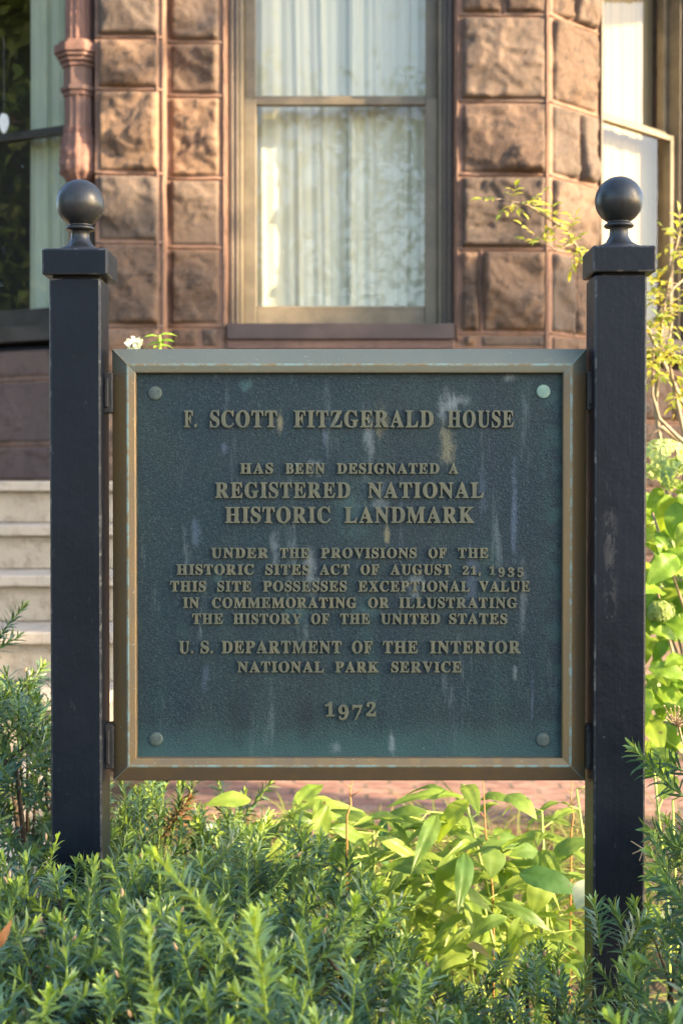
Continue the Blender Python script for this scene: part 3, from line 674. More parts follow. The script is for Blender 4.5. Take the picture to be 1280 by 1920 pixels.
# ------------------------------------------------------------------ foliage prototypes
def yew_proto(L, seed, young=0.0, nl=.025, w=.0037):
    """upright yew shoot: a twig with flat needles spiralled round it; age: 0 needle .. 1 yellow-green"""
    r = np.random.default_rng(seed); V = []; q = []; t = []; A = []
    bend = r.uniform(-.25, .25, 2); n = int(L / .00175); pts = []
    for i in range(7):
        s_ = i/6; pts.append(Vector((bend[0]*s_*s_*L, bend[1]*s_*s_*L, s_*L)))
    def pos(s_): return Vector((bend[0]*s_*s_*L, bend[1]*s_*s_*L, s_*L))
    k = 5
    for i in range(7):
        rr_ = .0013*(1 - .6*i/6)
        for j in range(k):
            a = 2*math.pi*j/k; V.append(pts[i] + Vector((math.cos(a), math.sin(a), 0))*rr_); A.append(.55 + .45*(i/6))
    for i in range(6):
        for j in range(k): q.append((i*k+j, i*k+(j+1) % k, (i+1)*k+(j+1) % k, (i+1)*k+j))
    ph0 = r.uniform(0, 6.28)
    for i in range(n):
        s_ = .04 + .96*i/n; p = pos(s_)
        a = ph0 + i*2.399 + r.uniform(-.3, .3); tipness = max(0, (s_-.75)/.25)
        el = R(32) + tipness*R(38) + r.uniform(-.16, .16)
        ln = nl*(1 - .55*tipness**1.5)*(.6 + .4*min(1, s_*6))*r.uniform(.82, 1.12)
        d = Vector((math.cos(a)*math.cos(el), math.sin(a)*math.cos(el), math.sin(el)))
        side = d.cross(Vector((0, 0, 1))).normalized(); side = (side + Vector((0, 0, r.uniform(-.5, .5)))).normalized(); up = side.cross(d)
        base = len(V); ww = w*r.uniform(.85, 1.15)
        for u, hw, dr in ((0, .25, 0), (.28, .5, .03), (.72, .45, .03), (1, 0, -.05)):
            c = p + d*ln*u + up*ln*dr
            yg = young + .75*tipness + (.55 if u == 0 else 0) + (.08 if u < .5 else 0)
            if hw: V += [c - side*ww*hw, c + side*ww*hw]; A += [min(1, yg)]*2
            else: V.append(c); A.append(min(1, yg))
        q += [(base, base+1, base+3, base+2), (base+2, base+3, base+5, base+4)]; t.append((base+4, base+5, base+6))
    return (np.array([v[:] for v in V]), np.array(q), np.array(t), np.array(A))
YEW = [yew_proto(random.choice((.05, .065, .085, .10, .12, .14))*random.uniform(.9, 1.1), 100+i, 0, random.uniform(.021, .028)) for i in range(12)]
YEWY = [yew_proto(random.uniform(.07, .12), 150+i, .5, .021) for i in range(3)]
def rotz_to(d, spin):
    """+Z of the prototype along d"""
    return Vector((0, 0, 1)).rotation_difference(d.normalized()).to_matrix().to_4x4() @ Matrix.Rotation(spin, 4, 'Z')
def leaf_proto(L, W, shape=1.0, droop=.25, fold=.25, wave=.0, seed=0, nl=8, tipy=1.0, curl=0.0, vein=0.0, cols=5):
    """blade along +Y, face +Z"""
    r = random.Random(seed); V = []; q = []; A = []
    for j in range(nl+1):
        s_ = j/nl; hw = W/2*max(.02, (s_**.75)*((1-s_)**(.55+.55*tipy))*(2.45 if tipy > .5 else 1.75))
        z = -droop*L*s_*s_ + .05*L*math.sin(math.pi*s_); y = L*s_*(1 - .25*droop*s_)
        for i in range(cols):
            c = (i - cols//2)/(cols//2); x = c*hw; zz = z + abs(c)*hw*fold + wave*hw*math.sin(s_*14 + r.random()*1.2 + c*2)*abs(c) - curl*hw*c*c + vein*W*(abs(math.sin(s_*22 - abs(c)*3.2)) - (1.2 if c == 0 else 0))
            V.append((x, y, zz)); A.append(0)
    for j in range(nl):
        for i in range(cols-1): a = j*cols+i; q.append((a, a+1, a+cols+1, a+cols))
    return (np.array(V), np.array(q), np.zeros((0, 3), int), np.array(A, float))

# ------------------------------------------------------------------ yew bushes
def yew(name, loc, fn, n, box, mat, label, tall=1.0, seed=0, lean=(0, -.25), extra=()):
    """fn(x, y) gives the height of the bush top, shoots fill a layer under it"""
    r = random.Random(seed); root = empty(name, loc, label, 'shrub', 'clipped yew bushes round the sign'); cl = Cloud(); dead = []; tw = MB()
    def dead_one(): dead.append(Cloud()); return dead[-1]
    x0, x1, y0, y1 = box; k = 0; tries = 0
    while k < n and tries < n*6:
        tries += 1
        x, y = r.uniform(x0, x1), r.uniform(y0, y1); zt = fn(x, y)
        if zt is None: continue
        dep = r.random()**1.9*.24; young = r.random() < .10 and dep < .05
        d = Vector((lean[0] + r.gauss(0, .58), lean[1] + r.gauss(0, .5), 1)).normalized()
        if dep > .1: d = Vector((r.gauss(0, .8), -.5 + r.gauss(0, .6), .5)).normalized()
        pr0 = r.choice(YEWY if young else YEW); sc = r.uniform(.85, 1.2)*tall
        p = Vector((x, y, zt - dep - .10*sc))
        (dead_one() if r.random() < .007 else cl).put(pr0, Matrix.Translation(p) @ rotz_to(d, r.uniform(0, 6.28)) @ Matrix.Scale(sc, 4), (r.uniform(0, .10) if dep < .05 else 0))
        if dep < .05 and r.random() < .12:
            e = p + d*(pr0[0][:35, 2].max()*sc); b_ = MB(); b_.tube([Vector(e) - d*.003, Vector(e) + d*.001, Vector(e) + d*.005, Vector(e) + d*.0075], [.0010, .0020, .0016, .0003], 6); b_.build('bud', M_bud, root, smooth=True)
        if k % 6 == 0: tw.tube([p - d*.12 - Vector((0, 0, .10)), p - d*.04, p + d*.02], [.0035, .0026, .0016], 5)
        k += 1
    for p, d, sc, yg in extra:
        cl.put(r.choice(YEWY if yg else YEW), Matrix.Translation(p) @ rotz_to(d, r.uniform(0, 6.28)) @ Matrix.Scale(sc, 4), .05)
    cl.build('foliage', mat, root); c = Vector(loc)
    for dd_ in dead: dd_.build('dead_shoot', M_dead, root)
    for i in range(9):
        a = r.uniform(0, 6.28); e = Vector((r.uniform(x0, x1), r.uniform(y0, y1), 0)); z = fn(e.x, e.y) or .4
        m_ = c.lerp(e, .5); tw.tube([c, Vector((m_.x, m_.y, z*.45)), Vector((e.x, e.y, z - .16))], [.014, .008, .004], 6)
    tw.build('branches', M_twig, root, smooth=True)
    return root
def zat(py, Y): return P(640, py, Y).z
def f_front(x, y):
    # top outline falls to the right, where the border plants show through
    px = x/y*F + 640
    if px > 800: return None
    n1 = .028*noise.noise((x*5.5, y*5.5, 3)) + .012*noise.noise((x*15, y*15, 1))
    base = .80 - .015*sstep(1.6, 1.2, y)
    drop = .055*sstep(560, 820, px) + .05*sstep(1.75, 2.0, y)*sstep(600, 760, px)
    post_dip = .045*math.exp(-((px-140)/55)**2)*sstep(1.7, 2.0, y)
    if x > .06 and y > 1.86: return None
    return base + n1 - drop - post_dip
yew('yew_bush', (-.22, 1.62, 0), f_front, 980, (-.62, .14, 1.18, 2.03), M_yew, 'broad blue-green yew bush in front, covering the foot of the post by the steps', 1.0, 11,
    extra=[(P(300, 1900, 1.25), Vector((-.3, -.1, .9)), 1.0, True), (P(445, 1800, 1.35), Vector((-.45, -.1, .8)), 1.25, True), (P(500, 1900, 1.3), Vector((-.1, -.1, 1)), 1.3, True)])
def f_gap(x, y):
    px = x/y*F + 640
    if px < 780 or px > 1090: return None
    n1 = .03*noise.noise((x*6, y*6, 8)); return .695 + n1 - .055*math.exp(-((px-870)/40)**2)
yew('yew_bush', (.2, 1.5, 0), f_gap, 210, (.08, .36, 1.2, 1.92), M_yew_dark, 'low yew bush in the dip between the broad front bush and the post without steps', .85, 12)
def f_right(x, y):
    px = x/y*F + 640
    if px < 1075: return None
    n1 = .03*noise.noise((x*6, y*6, 5)); return .645 + n1 + .175*sstep(1150, 1280, px)
yew('yew_bush', (.44, 1.8, 0), f_right, 260, (.28, .66, 1.2, 2.02), M_yew_dark, 'dark yew bush with long needles crowding the foot of the post away from the steps', 1.1, 13, (-.2, -.2),
    [(P(1290, 1500, 1.98), Vector((-.75, -.1, .55)), 1.3, False), (P(1300, 1460, 2.0), Vector((-.7, -.2, .5)), 1.2, False), (P(1300, 1600, 1.95), Vector((-.8, -.1, .25)), 1.3, False),
     (P(1125, 1790, 1.88), Vector((-.1, -.3, 1)), 1.1, False), (P(1160, 1800, 1.86), Vector((.5, -.3, .9)), 1.2, False), (P(1290, 1690, 1.9), Vector((-.8, -.1, .4)), 1.3, False), (P(1290, 1760, 1.85), Vector((-.6, -.3, .6)), 1.3, False)])
def f_back(x, y):
    px = x/y*F + 640
    if px > 470: return None
    n1 = .03*noise.noise((x*6, y*6, 2)); hi = zat(1260, 2.35); lo = zat(1535, 2.35)
    return lo + (hi - lo)*sstep(230, 20, px) + n1 + .02*math.exp(-((px-300)/60)**2)
yew('yew_bush', (-.5, 2.5, 0), f_back, 620, (-.95, -.12, 2.24, 2.85), M_yew_dark, 'taller yew bush behind the sign between its post and the limestone steps', 1.1, 14, (.15, -.25),
    [(P(-20, 1230, 2.4), Vector((.55, -.1, .5)), 1.3, False), (P(-10, 1210, 2.4), Vector((.5, 0, .85)), 1.0, False), (P(10, 1420, 2.35), Vector((.85, -.1, .45)), 1.3, False)])

# ------------------------------------------------------------------ border plants behind the sign
PEO = [leaf_proto(1, .34 + .05*(i % 3), .82, .18 + .14*(i % 4), .22, .10, i, 26, 1.0, .12*(i % 3), .016, 9) for i in range(8)]
def put_leaf(cl, A, B, width, up=Vector((0, -.3, 1)), proto=None, age=0.0, roll=0.0):
    d = B - A; L = d.length; pr0 = proto or random.choice(PEO)
    M = Matrix.Translation(A) @ frame_to(d, up, roll) @ Matrix.Diagonal((width/.38, L, L, 1)); cl.put(pr0, M, age)
def bush(name, loc, label, cat, stems, leafmat, stemmat, heroes=(), seed=0, fill=None, lw=.045, ll=.13, group=None, age=.0):
    """stems: (base, top); leaves alternate along each stem; heroes: explicit leaves"""
    r = random.Random(seed); root = empty(name, loc, label, cat, group); cl = Cloud(); sm = MB()
    for b, t_, nl in stems:
        mid = b.lerp(t_, .5) + Vector((r.uniform(-.03, .03), r.uniform(-.03, .03), .04)); pts = [b, mid, t_]
        sm.tube([b, b.lerp(mid, .5), mid, mid.lerp(t_, .5), t_], [.0045, .004, .0035, .003, .002], 6)
        for i in range(nl):
            s_ = .35 + .65*(i+1)/nl; p = b.lerp(mid, s_*2) if s_ < .5 else mid.lerp(t_, s_*2-1)
            a = i*2.4 + r.uniform(-.5, .5); d = Vector((math.cos(a), math.sin(a), r.uniform(.0, .6))).normalized(); L = ll*r.uniform(.65, 1.2)
            q = p + d*.03; sm.tube([p, q], .0014, 4); put_leaf(cl, q, q + d*L, lw*r.uniform(.8, 1.25), Vector((r.uniform(-.4, .4), r.uniform(-.6, .1), 1)), None, age*r.random())
    if fill:
        n, xr_, yr_, Yr = fill; nodes = [p for b, t_, nl in stems for p in (b.lerp(t_, .6), b.lerp(t_, .8), t_)]
        for i in range(n):
            p = P(r.uniform(*xr_), r.uniform(*yr_), r.uniform(*Yr)); nb_ = min(nodes, key=lambda q: (q - p).length)
            if i % 2: sm.tube([nb_, nb_.lerp(p, .5) + Vector((0, 0, .01)), p], [.002, .0016, .0012], 4)
            a = r.uniform(0, 6.28); d = Vector((math.cos(a), math.sin(a) - .3, r.uniform(-.55, .45))).normalized(); L = ll*r.uniform(.6, 1.35)
            put_leaf(cl, p, p + d*L, lw*r.uniform(.8, 1.35)*L/ll, Vector((r.uniform(-.5, .5), r.uniform(-.9, -.1), .8)), None, r.random()**3)
    for A, B, w_, up, ag in heroes: put_leaf(cl, A, B, w_, up, None, ag)
    cl.build('foliage', leafmat, root); sm.build('stems', stemmat, root, smooth=True); return root
M_gstem = mat_simple('green_stem', (.25, .36, .06), (.33, .42, .10), 40, .5)
def G(px, py, Y): return P(px, py, Y)
Y1 = 2.75
Z_ = lambda v: Vector(v)
bush('peony', (.3, 2.75, 0), 'leafy peony with a big dark green leaf leaning beside the post away from the steps', 'plant',
     [(Z_((.42, 2.8, 0)), G(865, 1470, Y1), 11), (Z_((.46, 2.8, 0)), G(1015, 1520, Y1), 10), (Z_((.40, 2.85, 0)), G(940, 1600, 2.7), 12), (Z_((.5, 2.85, 0)), G(1080, 1480, 2.9), 9), (Z_((.36, 2.7, 0)), G(905, 1690, 2.6), 9), (Z_((.3, 2.9, 0)), G(800, 1600, 2.8), 10), (Z_((.34, 3.0, 0)), G(870, 1640, 2.9), 10), (Z_((.5, 3.0, 0)), G(1010, 1640, 2.9), 10)], M_peony, M_gstem,
     [(G(972, 1638, 2.5), G(1098, 1668, 2.46), .066, Vector((.15, -.75, .75)), .95), (G(850, 1600, 2.55), G(826, 1690, 2.5), .06, Vector((.1, -.9, .4)), .15), (G(870, 1495, 2.75), G(722, 1490, 2.7), .045, Vector((0, -.4, 1)), .0),
      (G(880, 1500, 2.7), G(800, 1560, 2.66), .06, Vector((-.2, -.7, .7)), 0), (G(985, 1580, 2.7), G(905, 1570, 2.62), .05, Vector((0, -.6, .8)), .5), (G(905, 1580, 2.7), G(815, 1575, 2.65), .05, Vector((0, -.5, .9)), .25),
      (G(950, 1490, 2.75), G(1012, 1520, 2.7), .05, Vector((.2, -.6, .8)), .1), (G(925, 1590, 2.6), G(925, 1640, 2.55), .055, Vector((.1, -.9, .3)), .3), (G(1035, 1610, 2.7), G(1100, 1560, 2.68), .05, Vector((.1, -.6, .8)), .5),
      (G(900, 1500, 2.8), G(960, 1475, 2.76), .045, Vector((0, -.5, 1)), .1), (G(1010, 1600, 2.7), G(965, 1590, 2.65), .05, Vector((0, -.7, .7)), .6), (G(950, 1720, 2.5), G(880, 1735, 2.45), .04, Vector((0, -.6, .8)), .2), (G(900, 1850, 2.3), G(830, 1880, 2.25), .05, Vector((0, -.6, .8)), .1), (G(975, 1720, 2.5), G(955, 1775, 2.46), .04, Vector((0, -.8, .6)), .2),
      (G(1020, 1640, 2.6), G(1000, 1715, 2.55), .06, Vector((0, -.9, .4)), .0)], 21, (75, (780, 1110), (1545, 1810), (2.45, 3.1)), .036, .125, 'peonies in the border')
bush('peony', (-.02, 2.9, 0), 'bright yellow-green peony under the middle of the plaque behind the broad yew', 'plant',
     [(Z_((.02, 3.0, 0)), G(600, 1560, 2.9), 10), (Z_((.08, 3.0, 0)), G(700, 1530, 2.9), 11), (Z_((.1, 2.95, 0)), G(760, 1590, 2.8), 11), (Z_((-.04, 3.0, 0)), G(545, 1530, 2.9), 9), (Z_((.14, 3.1, 0)), G(680, 1610, 3.0), 11)], M_peony, M_gstem,
     [(G(615, 1510, 2.5), G(570, 1620, 2.45), .05, Vector((.2, -.9, .3)), 0), (G(470, 1500, 2.7), G(385, 1500, 2.65), .05, Vector((0, -.7, .7)), 0), (G(600, 1500, 2.6), G(590, 1545, 2.55), .03, Vector((0, -.9, .3)), 0)], 22, (120, (420, 860), (1520, 1720), (2.6, 3.3)), .034, .125, 'peonies in the border')
bush('peony', (.95, 3.0, 0), 'pale green border plant half hidden past the post away from the steps', 'plant',
     [(Z_((.62, 2.7, 0)), G(1225, 1440, 2.7), 5), (Z_((.68, 2.7, 0)), G(1260, 1500, 2.7), 6), (Z_((.7, 2.75, 0)), G(1300, 1560, 2.7), 6)], M_peony, M_gstem, [(G(1215, 1420, 2.7), G(1260, 1400, 2.65), .05, Vector((0, -.7, .7)), 0)], 23, None, .05, .11, 'peonies in the border')
BL = [leaf_proto(1, .05, .6, .5 + .3*(i % 3), .5, 0, 40+i, 12, .3) for i in range(5)]
def tuft(name, c, label, n, L, mat, seed, spread=1.0, group='daylily clumps in the border'):
    r = random.Random(seed); cl = Cloud()
    for i in range(n):
        a = r.uniform(0, 6.28); el = r.uniform(.5, 1.35); d = Vector((math.cos(a)*math.cos(el)*spread, math.sin(a)*math.cos(el)*spread, math.sin(el)))
        l = L*r.uniform(.6, 1.15); p = Vector(c) + Vector((math.cos(a), math.sin(a), 0))*r.uniform(0, .05)
        cl.put(r.choice(BL), Matrix.Translation(p) @ frame_to(d, Vector((0, 0, 1))) @ Matrix.Diagonal((l*r.uniform(.6, 1.1), l, l, 1)), r.random()**3*.8)
    o = cl.build(name, mat); o.location = (0, 0, 0); return tag(o, label, 'plant', group)
for i, (x, y, n, L, lab) in enumerate([(.16, 3.5, 70, .55, 'arching daylily clump under the plaque between the two big peonies'), (.46, 3.7, 70, .56, 'daylily clump behind the peony with the big dark leaf'),
                                       (-.16, 3.6, 36, .42, 'daylily clump with pale blades nearest the steps'), (.32, 3.05, 50, .48, 'low daylily clump with folded blades nearest the yew dip'), (1.0, 3.3, 30, .45, 'daylily clump below the hydrangea')]):
    tuft('daylily', (x, y, -.01), lab, n, L, M_lily, 60+i)
cl = Cloud(); r = random.Random(5)
for i in range(7000):
    x, y = r.uniform(-.7, 2.2), r.uniform(2.4, 5.22)
    if noise.noise((x*2.2, y*2.2, 4)) < -.15 - .3*(y > 4.8): continue
    a = r.uniform(0, 6.28); el = r.uniform(.4, 1.4); d = Vector((math.cos(a)*math.cos(el), math.sin(a)*math.cos(el), math.sin(el))); l = r.uniform(.08, .26)
    cl.put(r.choice(BL), Matrix.Translation((x, y, -.005)) @ frame_to(d) @ Matrix.Diagonal((l*.9, l, l, 1)), r.random()**2)
tag(cl.build('grass', M_grass), 'weedy yellow-green grass along the brick path', 'grass', kind='stuff')
# rusty stems
for px0, py0, px1, py1, Y, lab in ((925, 1760, 905, 1465, 2.66, 'straight rusty orange stem rising in front of the peony by the dark leaf'), (650, 1530, 662, 1465, 2.6, 'short rusty stem with a withered tip under the plaque centre'), (1070, 1560, 1072, 1470, 3.0, 'rusty stem close to the post away from the steps')):
    m = MB(); a, b = G(px0, py0, Y), G(px1, py1 - 6, Y + .02); g0 = Vector((a.x, a.y + .02, 0)); m.tube([g0, a, a.lerp(b, .3) + Vector((.004, 0, 0)), a.lerp(b, .65) + Vector((-.002, 0, 0)), b], [.0022, .002, .0018, .0014, .0009], 6); m.tube([a.lerp(b, .5), a.lerp(b, .62) + Vector((.022, -.01, .008))], [.001, .0006], 5); m.tube([a.lerp(b, .75), a.lerp(b, .8) + Vector((-.018, -.006, .006))], [.0009, .0005], 5)
    tag(m.build('dead_stalk', M_redstem, smooth=True), lab, 'dead plant', 'dead stalks in the border')
# hydrangea
HY = [leaf_proto(1, .66, .75, .2 + .12*i, .22, .10, 80+i, 22, .7, .1, .014, 9) for i in range(5)]
hyd = empty('hydrangea', (1.0, 3.5, 0), 'lime green hydrangea with a pale round flower head beside the post', 'shrub'); cl = Cloud(); sm = MB(); r = random.Random(31)
for i in range(330):
    py = r.uniform(905, 1420); Y = r.uniform(3.3, 3.95); px = r.uniform(1195, 1420); p = P(px, py, Y)
    d = Vector((r.uniform(-.9, .9), r.uniform(-1, .1), r.uniform(-.9, .25))).normalized(); L = r.uniform(.06, .12)
    cl.put(r.choice(HY), Matrix.Translation(p) @ frame_to(d, Vector((r.uniform(-.4, .4), -.8, .7))) @ Matrix.Diagonal((L, L, L, 1)), r.random()**2*.8)
cl.build('foliage', M_hyd, hyd)
for i in range(14):
    t_ = P(r.uniform(1205, 1400), r.uniform(900, 1200), r.uniform(3.4, 3.9)); b = Vector((1.05 + r.uniform(-.12, .12), 3.6 + r.uniform(-.1, .1), 0)); sm.tube([b, b.lerp(t_, .5) + Vector((r.uniform(-.04, .04), 0, .05)), t_], [.006, .005, .003], 6)
sm.build('stems', M_cane, hyd, smooth=True)
PET = leaf_proto(1, .9, .8, .1, .2, 0, 90, 4)
for px, py, Y, rad in ((1240, 862, 3.5, .06), (1275, 890, 3.42, .05), (1330, 850, 3.6, .06), (1238, 1148, 3.45, .028)):
    fc = Cloud(); c = P(px, py, Y)
    for i in range(130):
        v = Vector((r.gauss(0, 1), r.gauss(0, 1), r.gauss(0, 1))).normalized(); p = c + Vector((v.x*rad, v.y*rad, v.z*rad*.8))
        for k in range(3):
            t_ = v.orthogonal(); t_.rotate(Matrix.Rotation(k*2.09 + r.random(), 3, v)); t_ = (t_ + v*.35).normalized()
            fc.put(PET, Matrix.Translation(p) @ frame_to(t_, v) @ Matrix.Scale(.016, 4), r.random()*.4)
    fc.build('flower_head', M_hydf, hyd)
# climbing rose, arching in front of the wall
LF = [leaf_proto(1, .5, .8, .2, .2, 0, 95+i, 5) for i in range(3)]
rose = empty('rose_bush', (1.25, 3.7, 0), 'straggly rose bush with yellow-green leaflets and bare grey canes arching over the wall', 'shrub'); cl = Cloud(); sm = MB(); r = random.Random(41)
def spray(pts, n, leafL=.03, first=.2):
    pts = [Vector(p) for p in pts]
    def at(s_):
        f = s_*(len(pts)-1); i = min(int(f), len(pts)-2); return pts[i].lerp(pts[i+1], f-i)
    for i in range(n):
        p = at(first + (1-first)*(i + r.random()*.6)/n); d = Vector((r.uniform(-1, 1), r.uniform(-.8, .5), r.uniform(-.7, .7))).normalized(); q = p + d*.055
        sm.tube([p, q], .0009, 4)
        for k in range(5):
            s_ = .35 + .65*(k//2)/2; b = p.lerp(q, s_); sd = d.cross(Vector((0, -.3, 1))).normalized()*(1 if k % 2 else -1)
            dd = (d*.7 + sd*.9).normalized() if k < 4 else d
            L = leafL*r.uniform(.75, 1.2); cl.put(r.choice(LF), Matrix.Translation(b if k < 4 else q) @ frame_to(dd, Vector((r.uniform(-.5, .5), -.7, .8))) @ Matrix.Diagonal((L, L, L, 1)), r.random()**4)
YR = 3.6
cane = lambda pts, r0=.006, r1=.002: sm.tube([Vector(p) for p in pts], [r0 + (r1-r0)*i/(len(pts)-1) for i in range(len(pts))], 6)
c1 = [(1.2, 3.72, 0), P(1300, 800, 3.7), P(1215, 620, 3.68), P(1110, 510, 3.65), P(1060, 430, 3.63), P(990, 385, 3.61), P(935, 372, 3.6)]
cane(c1, .007, .0016); spray(c1[3:], 20, .030, .0)
c2 = [P(1075, 455, 3.63), P(1040, 470, 3.61), P(1000, 440, 3.6)]; cane(c2, .002, .001); spray(c2, 5, .03, .2)
c3 = [(1.22, 3.7, 0), P(1245, 900, 3.68), P(1228, 760, 3.66), P(1240, 600, 3.64), P(1262, 480, 3.62), P(1275, 430, 3.62)]; cane(c3, .008, .002); spray(c3[3:], 22, .03, .0)
c4 = [(1.28, 3.7, 0), P(1290, 850, 3.65), P(1265, 740, 3.62), P(1250, 660, 3.6), P(1262, 580, 3.6)]; cane(c4, .008, .002); spray(c4[2:], 20, .032, .0)
c5 = [P(1320, 860, 3.6), P(1270, 820, 3.6), P(1235, 785, 3.6), P(1222, 740, 3.58), P(1225, 650, 3.58)]; cane(c5, .007, .002); spray(c5[3:], 10, .028, .2)
c6 = [P(1300, 850, 3.7), P(1240, 800, 3.66), P(1216, 818, 3.64)]; cane(c6, .006, .003)
c7 = [P(1330, 480, 3.7), P(1262, 540, 3.62), P(1225, 600, 3.6)]; cane(c7, .004, .002); spray(c7, 14, .03)
c8 = [P(1300, 690, 3.62), P(1240, 650, 3.6), P(1222, 690, 3.58)]; cane(c8, .004, .002); spray(c8, 16, .03)
cl.build('foliage', M_rose, rose); sm.build('canes', M_cane, rose, smooth=True)
# phlox behind the plaque top
ph = empty('phlox', (-.42, 2.75, 0), 'tall white-flowered plant peeping over the plaque top beside its post', 'plant'); cl = Cloud(); sm = MB(); fl = Cloud(); r = random.Random(51)
YPH = 2.9; t_ = P(300, 628, YPH); sm.tube([Vector((t_.x, YPH + .03, 0)), Vector((t_.x, YPH, .8)), t_], [.005, .004, .003], 6); t2 = P(250, 648, YPH); sm.tube([Vector((t_.x, YPH + .02, .9)), t2], [.003, .002], 6)
for i in range(22):
    s_ = i/21; p = t_ - Vector((0, 0, .09*(1-s_))); a = i*2.4; d = Vector((math.cos(a), math.sin(a)*.7, .1 - .25*(1-s_))).normalized(); L = .052*(1 - .3*s_)
    put_leaf(cl, p, p + d*L, .020, Vector((0, -.5, 1)), None, 0)
for i in range(40):
    p = t2 + Vector((r.uniform(-.014, .018), r.uniform(-.012, .012), r.uniform(-.01, .014))); d = Vector((r.uniform(-1, 1), -.6, r.uniform(-.8, .8))).normalized(); fl.put(PET, Matrix.Translation(p) @ frame_to(d, Vector((0, -1, .3))) @ Matrix.Scale(.012, 4))
for i in range(26):
    z = .15 + 1.0*i/26; p = Vector((t_.x, YPH, z)); a = i*2.4; put_leaf(cl, p, p + Vector((math.cos(a), math.sin(a), .2))*.07, .022)
cl.build('foliage', M_phlox, ph); fl.build('flowers', M_white, ph); sm.build('stems', M_gstem, ph, smooth=True)
# single fallen leaves, petals and dried bits
def one_leaf(name, A, B, w_, up, mat, label, cat='leaf', proto=None, sag=None):
    c = Cloud(); put_leaf(c, A, B, w_, up, proto or leaf_proto(1, .38, .85, .3, .3, .12, 7, 10, 1, .2)); o = c.build(name, mat); return tag(o, label, cat)
one_leaf('fallen_leaf', P(-14, 1785, 1.5), P(26, 1728, 1.5), .015, Vector((.5, -.7, .4)), M_brownleaf, 'curled brown dead leaf caught in the yew at the picture edge')
one_leaf('fallen_leaf', P(875, 1770, 2.2), P(915, 1782, 2.16), .022, Vector((0, -.6, .8)), M_yellowleaf, 'orange-yellow dead leaf lying among the greenery below the peony')
one_leaf('pale_leaf', P(1108, 1650, 2.42), P(1078, 1705, 2.4), .045, Vector((-.3, -.8, .6)), M_paleleaf, 'whitish round leaf tucked against the post by the big dark leaf', 'leaf', leaf_proto(1, .5, .9, .1, .15, .05, 3, 10))
sd = empty('seedhead', P(1290, 1400, 2.3), 'dry tan seedhead with fine twigs beside the post away from the steps', 'seedhead'); m = MB(); r = random.Random(8); c = P(1268, 1345, 2.3)
m.tube([P(1300, 1480, 2.32), c], .0016, 5)
for i in range(46):
    d = Vector((r.gauss(0, 1), r.gauss(0, .7), r.gauss(0, .8))).normalized()*r.uniform(.008, .026); m.tube([c + Vector((0, 0, -.015)), c + d], .0006, 4); m.tube([c + d, c + d*1.12], .0016, 5)
m.build('twigs', M_seed, sd)
m = MB(); r = random.Random(9); c = P(1205, 1592, 2.0); e = P(1245, 1560, 2.03)
m.tube([e, c.lerp(e, .4), c], [.0014, .0011, .0009], 5)
for dx, dz in ((-.018, .012), (-.016, -.006), (-.006, -.016), (.004, -.02)): m.tube([c, c + Vector((dx, -.003, dz))], [.0012, .0007], 5)
tag(m.build('dry_twig', M_seed), 'tan dry twig crossing the edge of the post near the yew', 'twig')

# ------------------------------------------------------------------ out-of-view trees shaped to shade sign and house or fill window reflections
TL = leaf_proto(1, .6, .8, .2, .15, 0, 70, 4)
def tree(loc, crowns, n, label, seed, leafL=.15, gap=0.0):
    r = random.Random(seed); root = empty('offscreen_tree', loc, label, 'tree', 'trees across the garden'); t_ = MB(); L0 = Vector(loc); cl = Cloud()
    top = Vector(crowns[0][0]); t_.tube([L0 - Vector((0, 0, .2)), L0.lerp(Vector((L0.x, L0.y, top.z)), .4), Vector((L0.x, L0.y, top.z - .5)), top], [.17, .13, .10, .05], 10)
    tot = sum(c[1][0]*c[1][1]*c[1][2] for c in crowns)
    for c, rad in crowns:
        c = Vector(c); s_ = Vector((L0.x, L0.y, max(1.2, c.z - 1.4))); t_.tube([s_, s_.lerp(c, .6) + Vector((0, 0, .15)), c], [.07, .045, .02], 7)
        k = int(n*rad[0]*rad[1]*rad[2]/tot); cl_c = []
        for i in range(max(6, k//45)):
            v = Vector((r.gauss(0, 1), r.gauss(0, 1), r.gauss(0, 1))).normalized()*r.random()**.4; cl_c.append(c + Vector((v.x*rad[0], v.y*rad[1], v.z*rad[2])))
        for q in cl_c[::3]: t_.tube([c.lerp(q, .1), q], [.018, .006], 5)
        for i in range(k):
            q = r.choice(cl_c); sp = max(.075, .28*min(1.0, min(rad)/1.0) + gap); p = q + Vector((r.gauss(0, sp), r.gauss(0, sp), r.gauss(0, sp)))
            d = Vector((r.uniform(-1, 1), r.uniform(-1, 1), r.uniform(-1, .3))).normalized(); l = leafL*r.uniform(.7, 1.3)
            cl.put(TL, Matrix.Translation(p) @ frame_to(d, Vector((r.uniform(-1, 1), r.uniform(-1, 1), 1))) @ Matrix.Scale(l, 4))
    cl.build('crown', M_tree, root); t_.build('trunk', M_bark, root, smooth=True)
SH = Vector((SUN.x, SUN.y, 0)).normalized(); PN = Vector((-SH.y, SH.x, 0))       # along the sun, across it
def sunpt(n_, t_, z_at):
    """point whose shadow falls n_ across the sun direction; t_ metres towards the sun, shading height z_at at t=0"""
    return PN*n_ + SH*t_ + Vector((0, 0, z_at + t_*math.tan(SUN_EL)))
def up0(p): return Vector((p.x, p.y, 0))
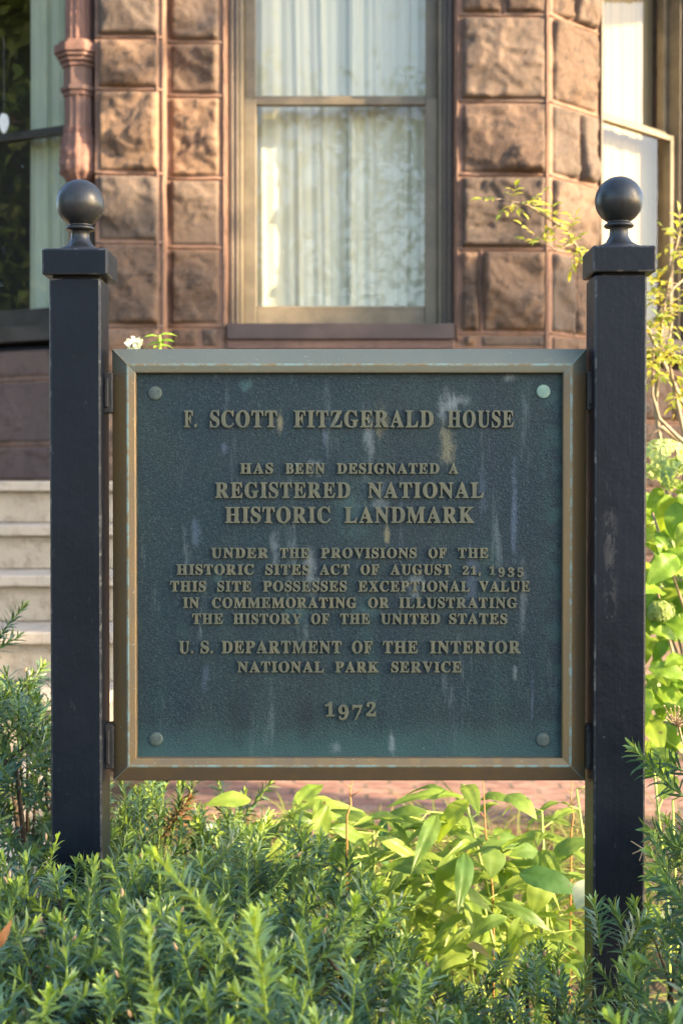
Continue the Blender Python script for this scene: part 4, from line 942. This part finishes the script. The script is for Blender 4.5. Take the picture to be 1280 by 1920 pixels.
def tp(x, y, z, dist):
    """point dist metres from (x, y, z) towards the sun"""
    return Vector((x, y, z)) + SUN*dist
a = tp(-.45, 1.45, .95, 7.6); tree(up0(a), [(a, (.95, .95, 1.25)), (tp(-.05, 1.75, 1.15, 7.2), (.55, .55, .95)), (tp(.22, 1.95, 1.35, 7.0), (.33, .33, .6)), (tp(.32, 2.05, 1.4, 6.9), (.2, .2, .5)), (tp(.1, 1.5, .55, 7.2), (.6, .6, .6))], 13000, 'unseen dense tree with its crown placed to shade the sign', 301, .12, -.14)  # crown masses set along the sun rays to keep the sign shaded
b = tp(-1.2, 6.0, 1.45, 12.0); tree(up0(b), [(b, (.62, .62, .98)), (tp(1.3, 6.8, 1.35, 12.8), (.62, .62, .95)), (tp(-.1, 6.4, .8, 12.2), (.5, .5, .75)), (tp(.66, 6.4, 3.9, 12.6), (.3, .3, .5)), (tp(.72, 6.35, 1.55, 12.7), (.30, .30, .82)), (tp(1.0, 6.5, 1.5, 12.7), (.3, .3, .8)), (tp(-.83, 6.4, 1.95, 12.2), (.09, .09, .5)), (tp(-1.1, 5.5, .45, 11.6), (.4, .4, .5))], 32000, 'unseen tree with crown pieces placed to dapple the house with shade', 302, .13, -.13)  # crown pieces and gaps shaped to choose which stones stay lit
tree((-1.0, -8.0, 0), [((-1.0, -8, 4.2), (1.9, 1.4, 1.6)), ((.6, -8.4, 6.4), (1.7, 1.3, 1.3)), ((-2.4, -7.6, 6.6), (1.6, 1.3, 1.5)), ((1.6, -8.2, 3.6), (.9, .9, 1.2))], 6000, 'tall street tree across the road seen only in the window reflection', 303, .16, .04)
tree((-10.5, 2.2, 0), [((-10.5, 2.4, 2.4), (1.8, 3.0, 2.4)), ((-10.8, .6, 4.9), (1.7, 2.2, 2.4)), ((-10.2, 4.2, 4.9), (1.5, 2.2, 2.4)), ((-11, 2.4, 6.5), (1.5, 2.4, 2.0))], 30000, 'unseen dense tree added as a dark reflection in the angled window', 304, .22, .22)  # added only to give the angled pane something dark to mirror
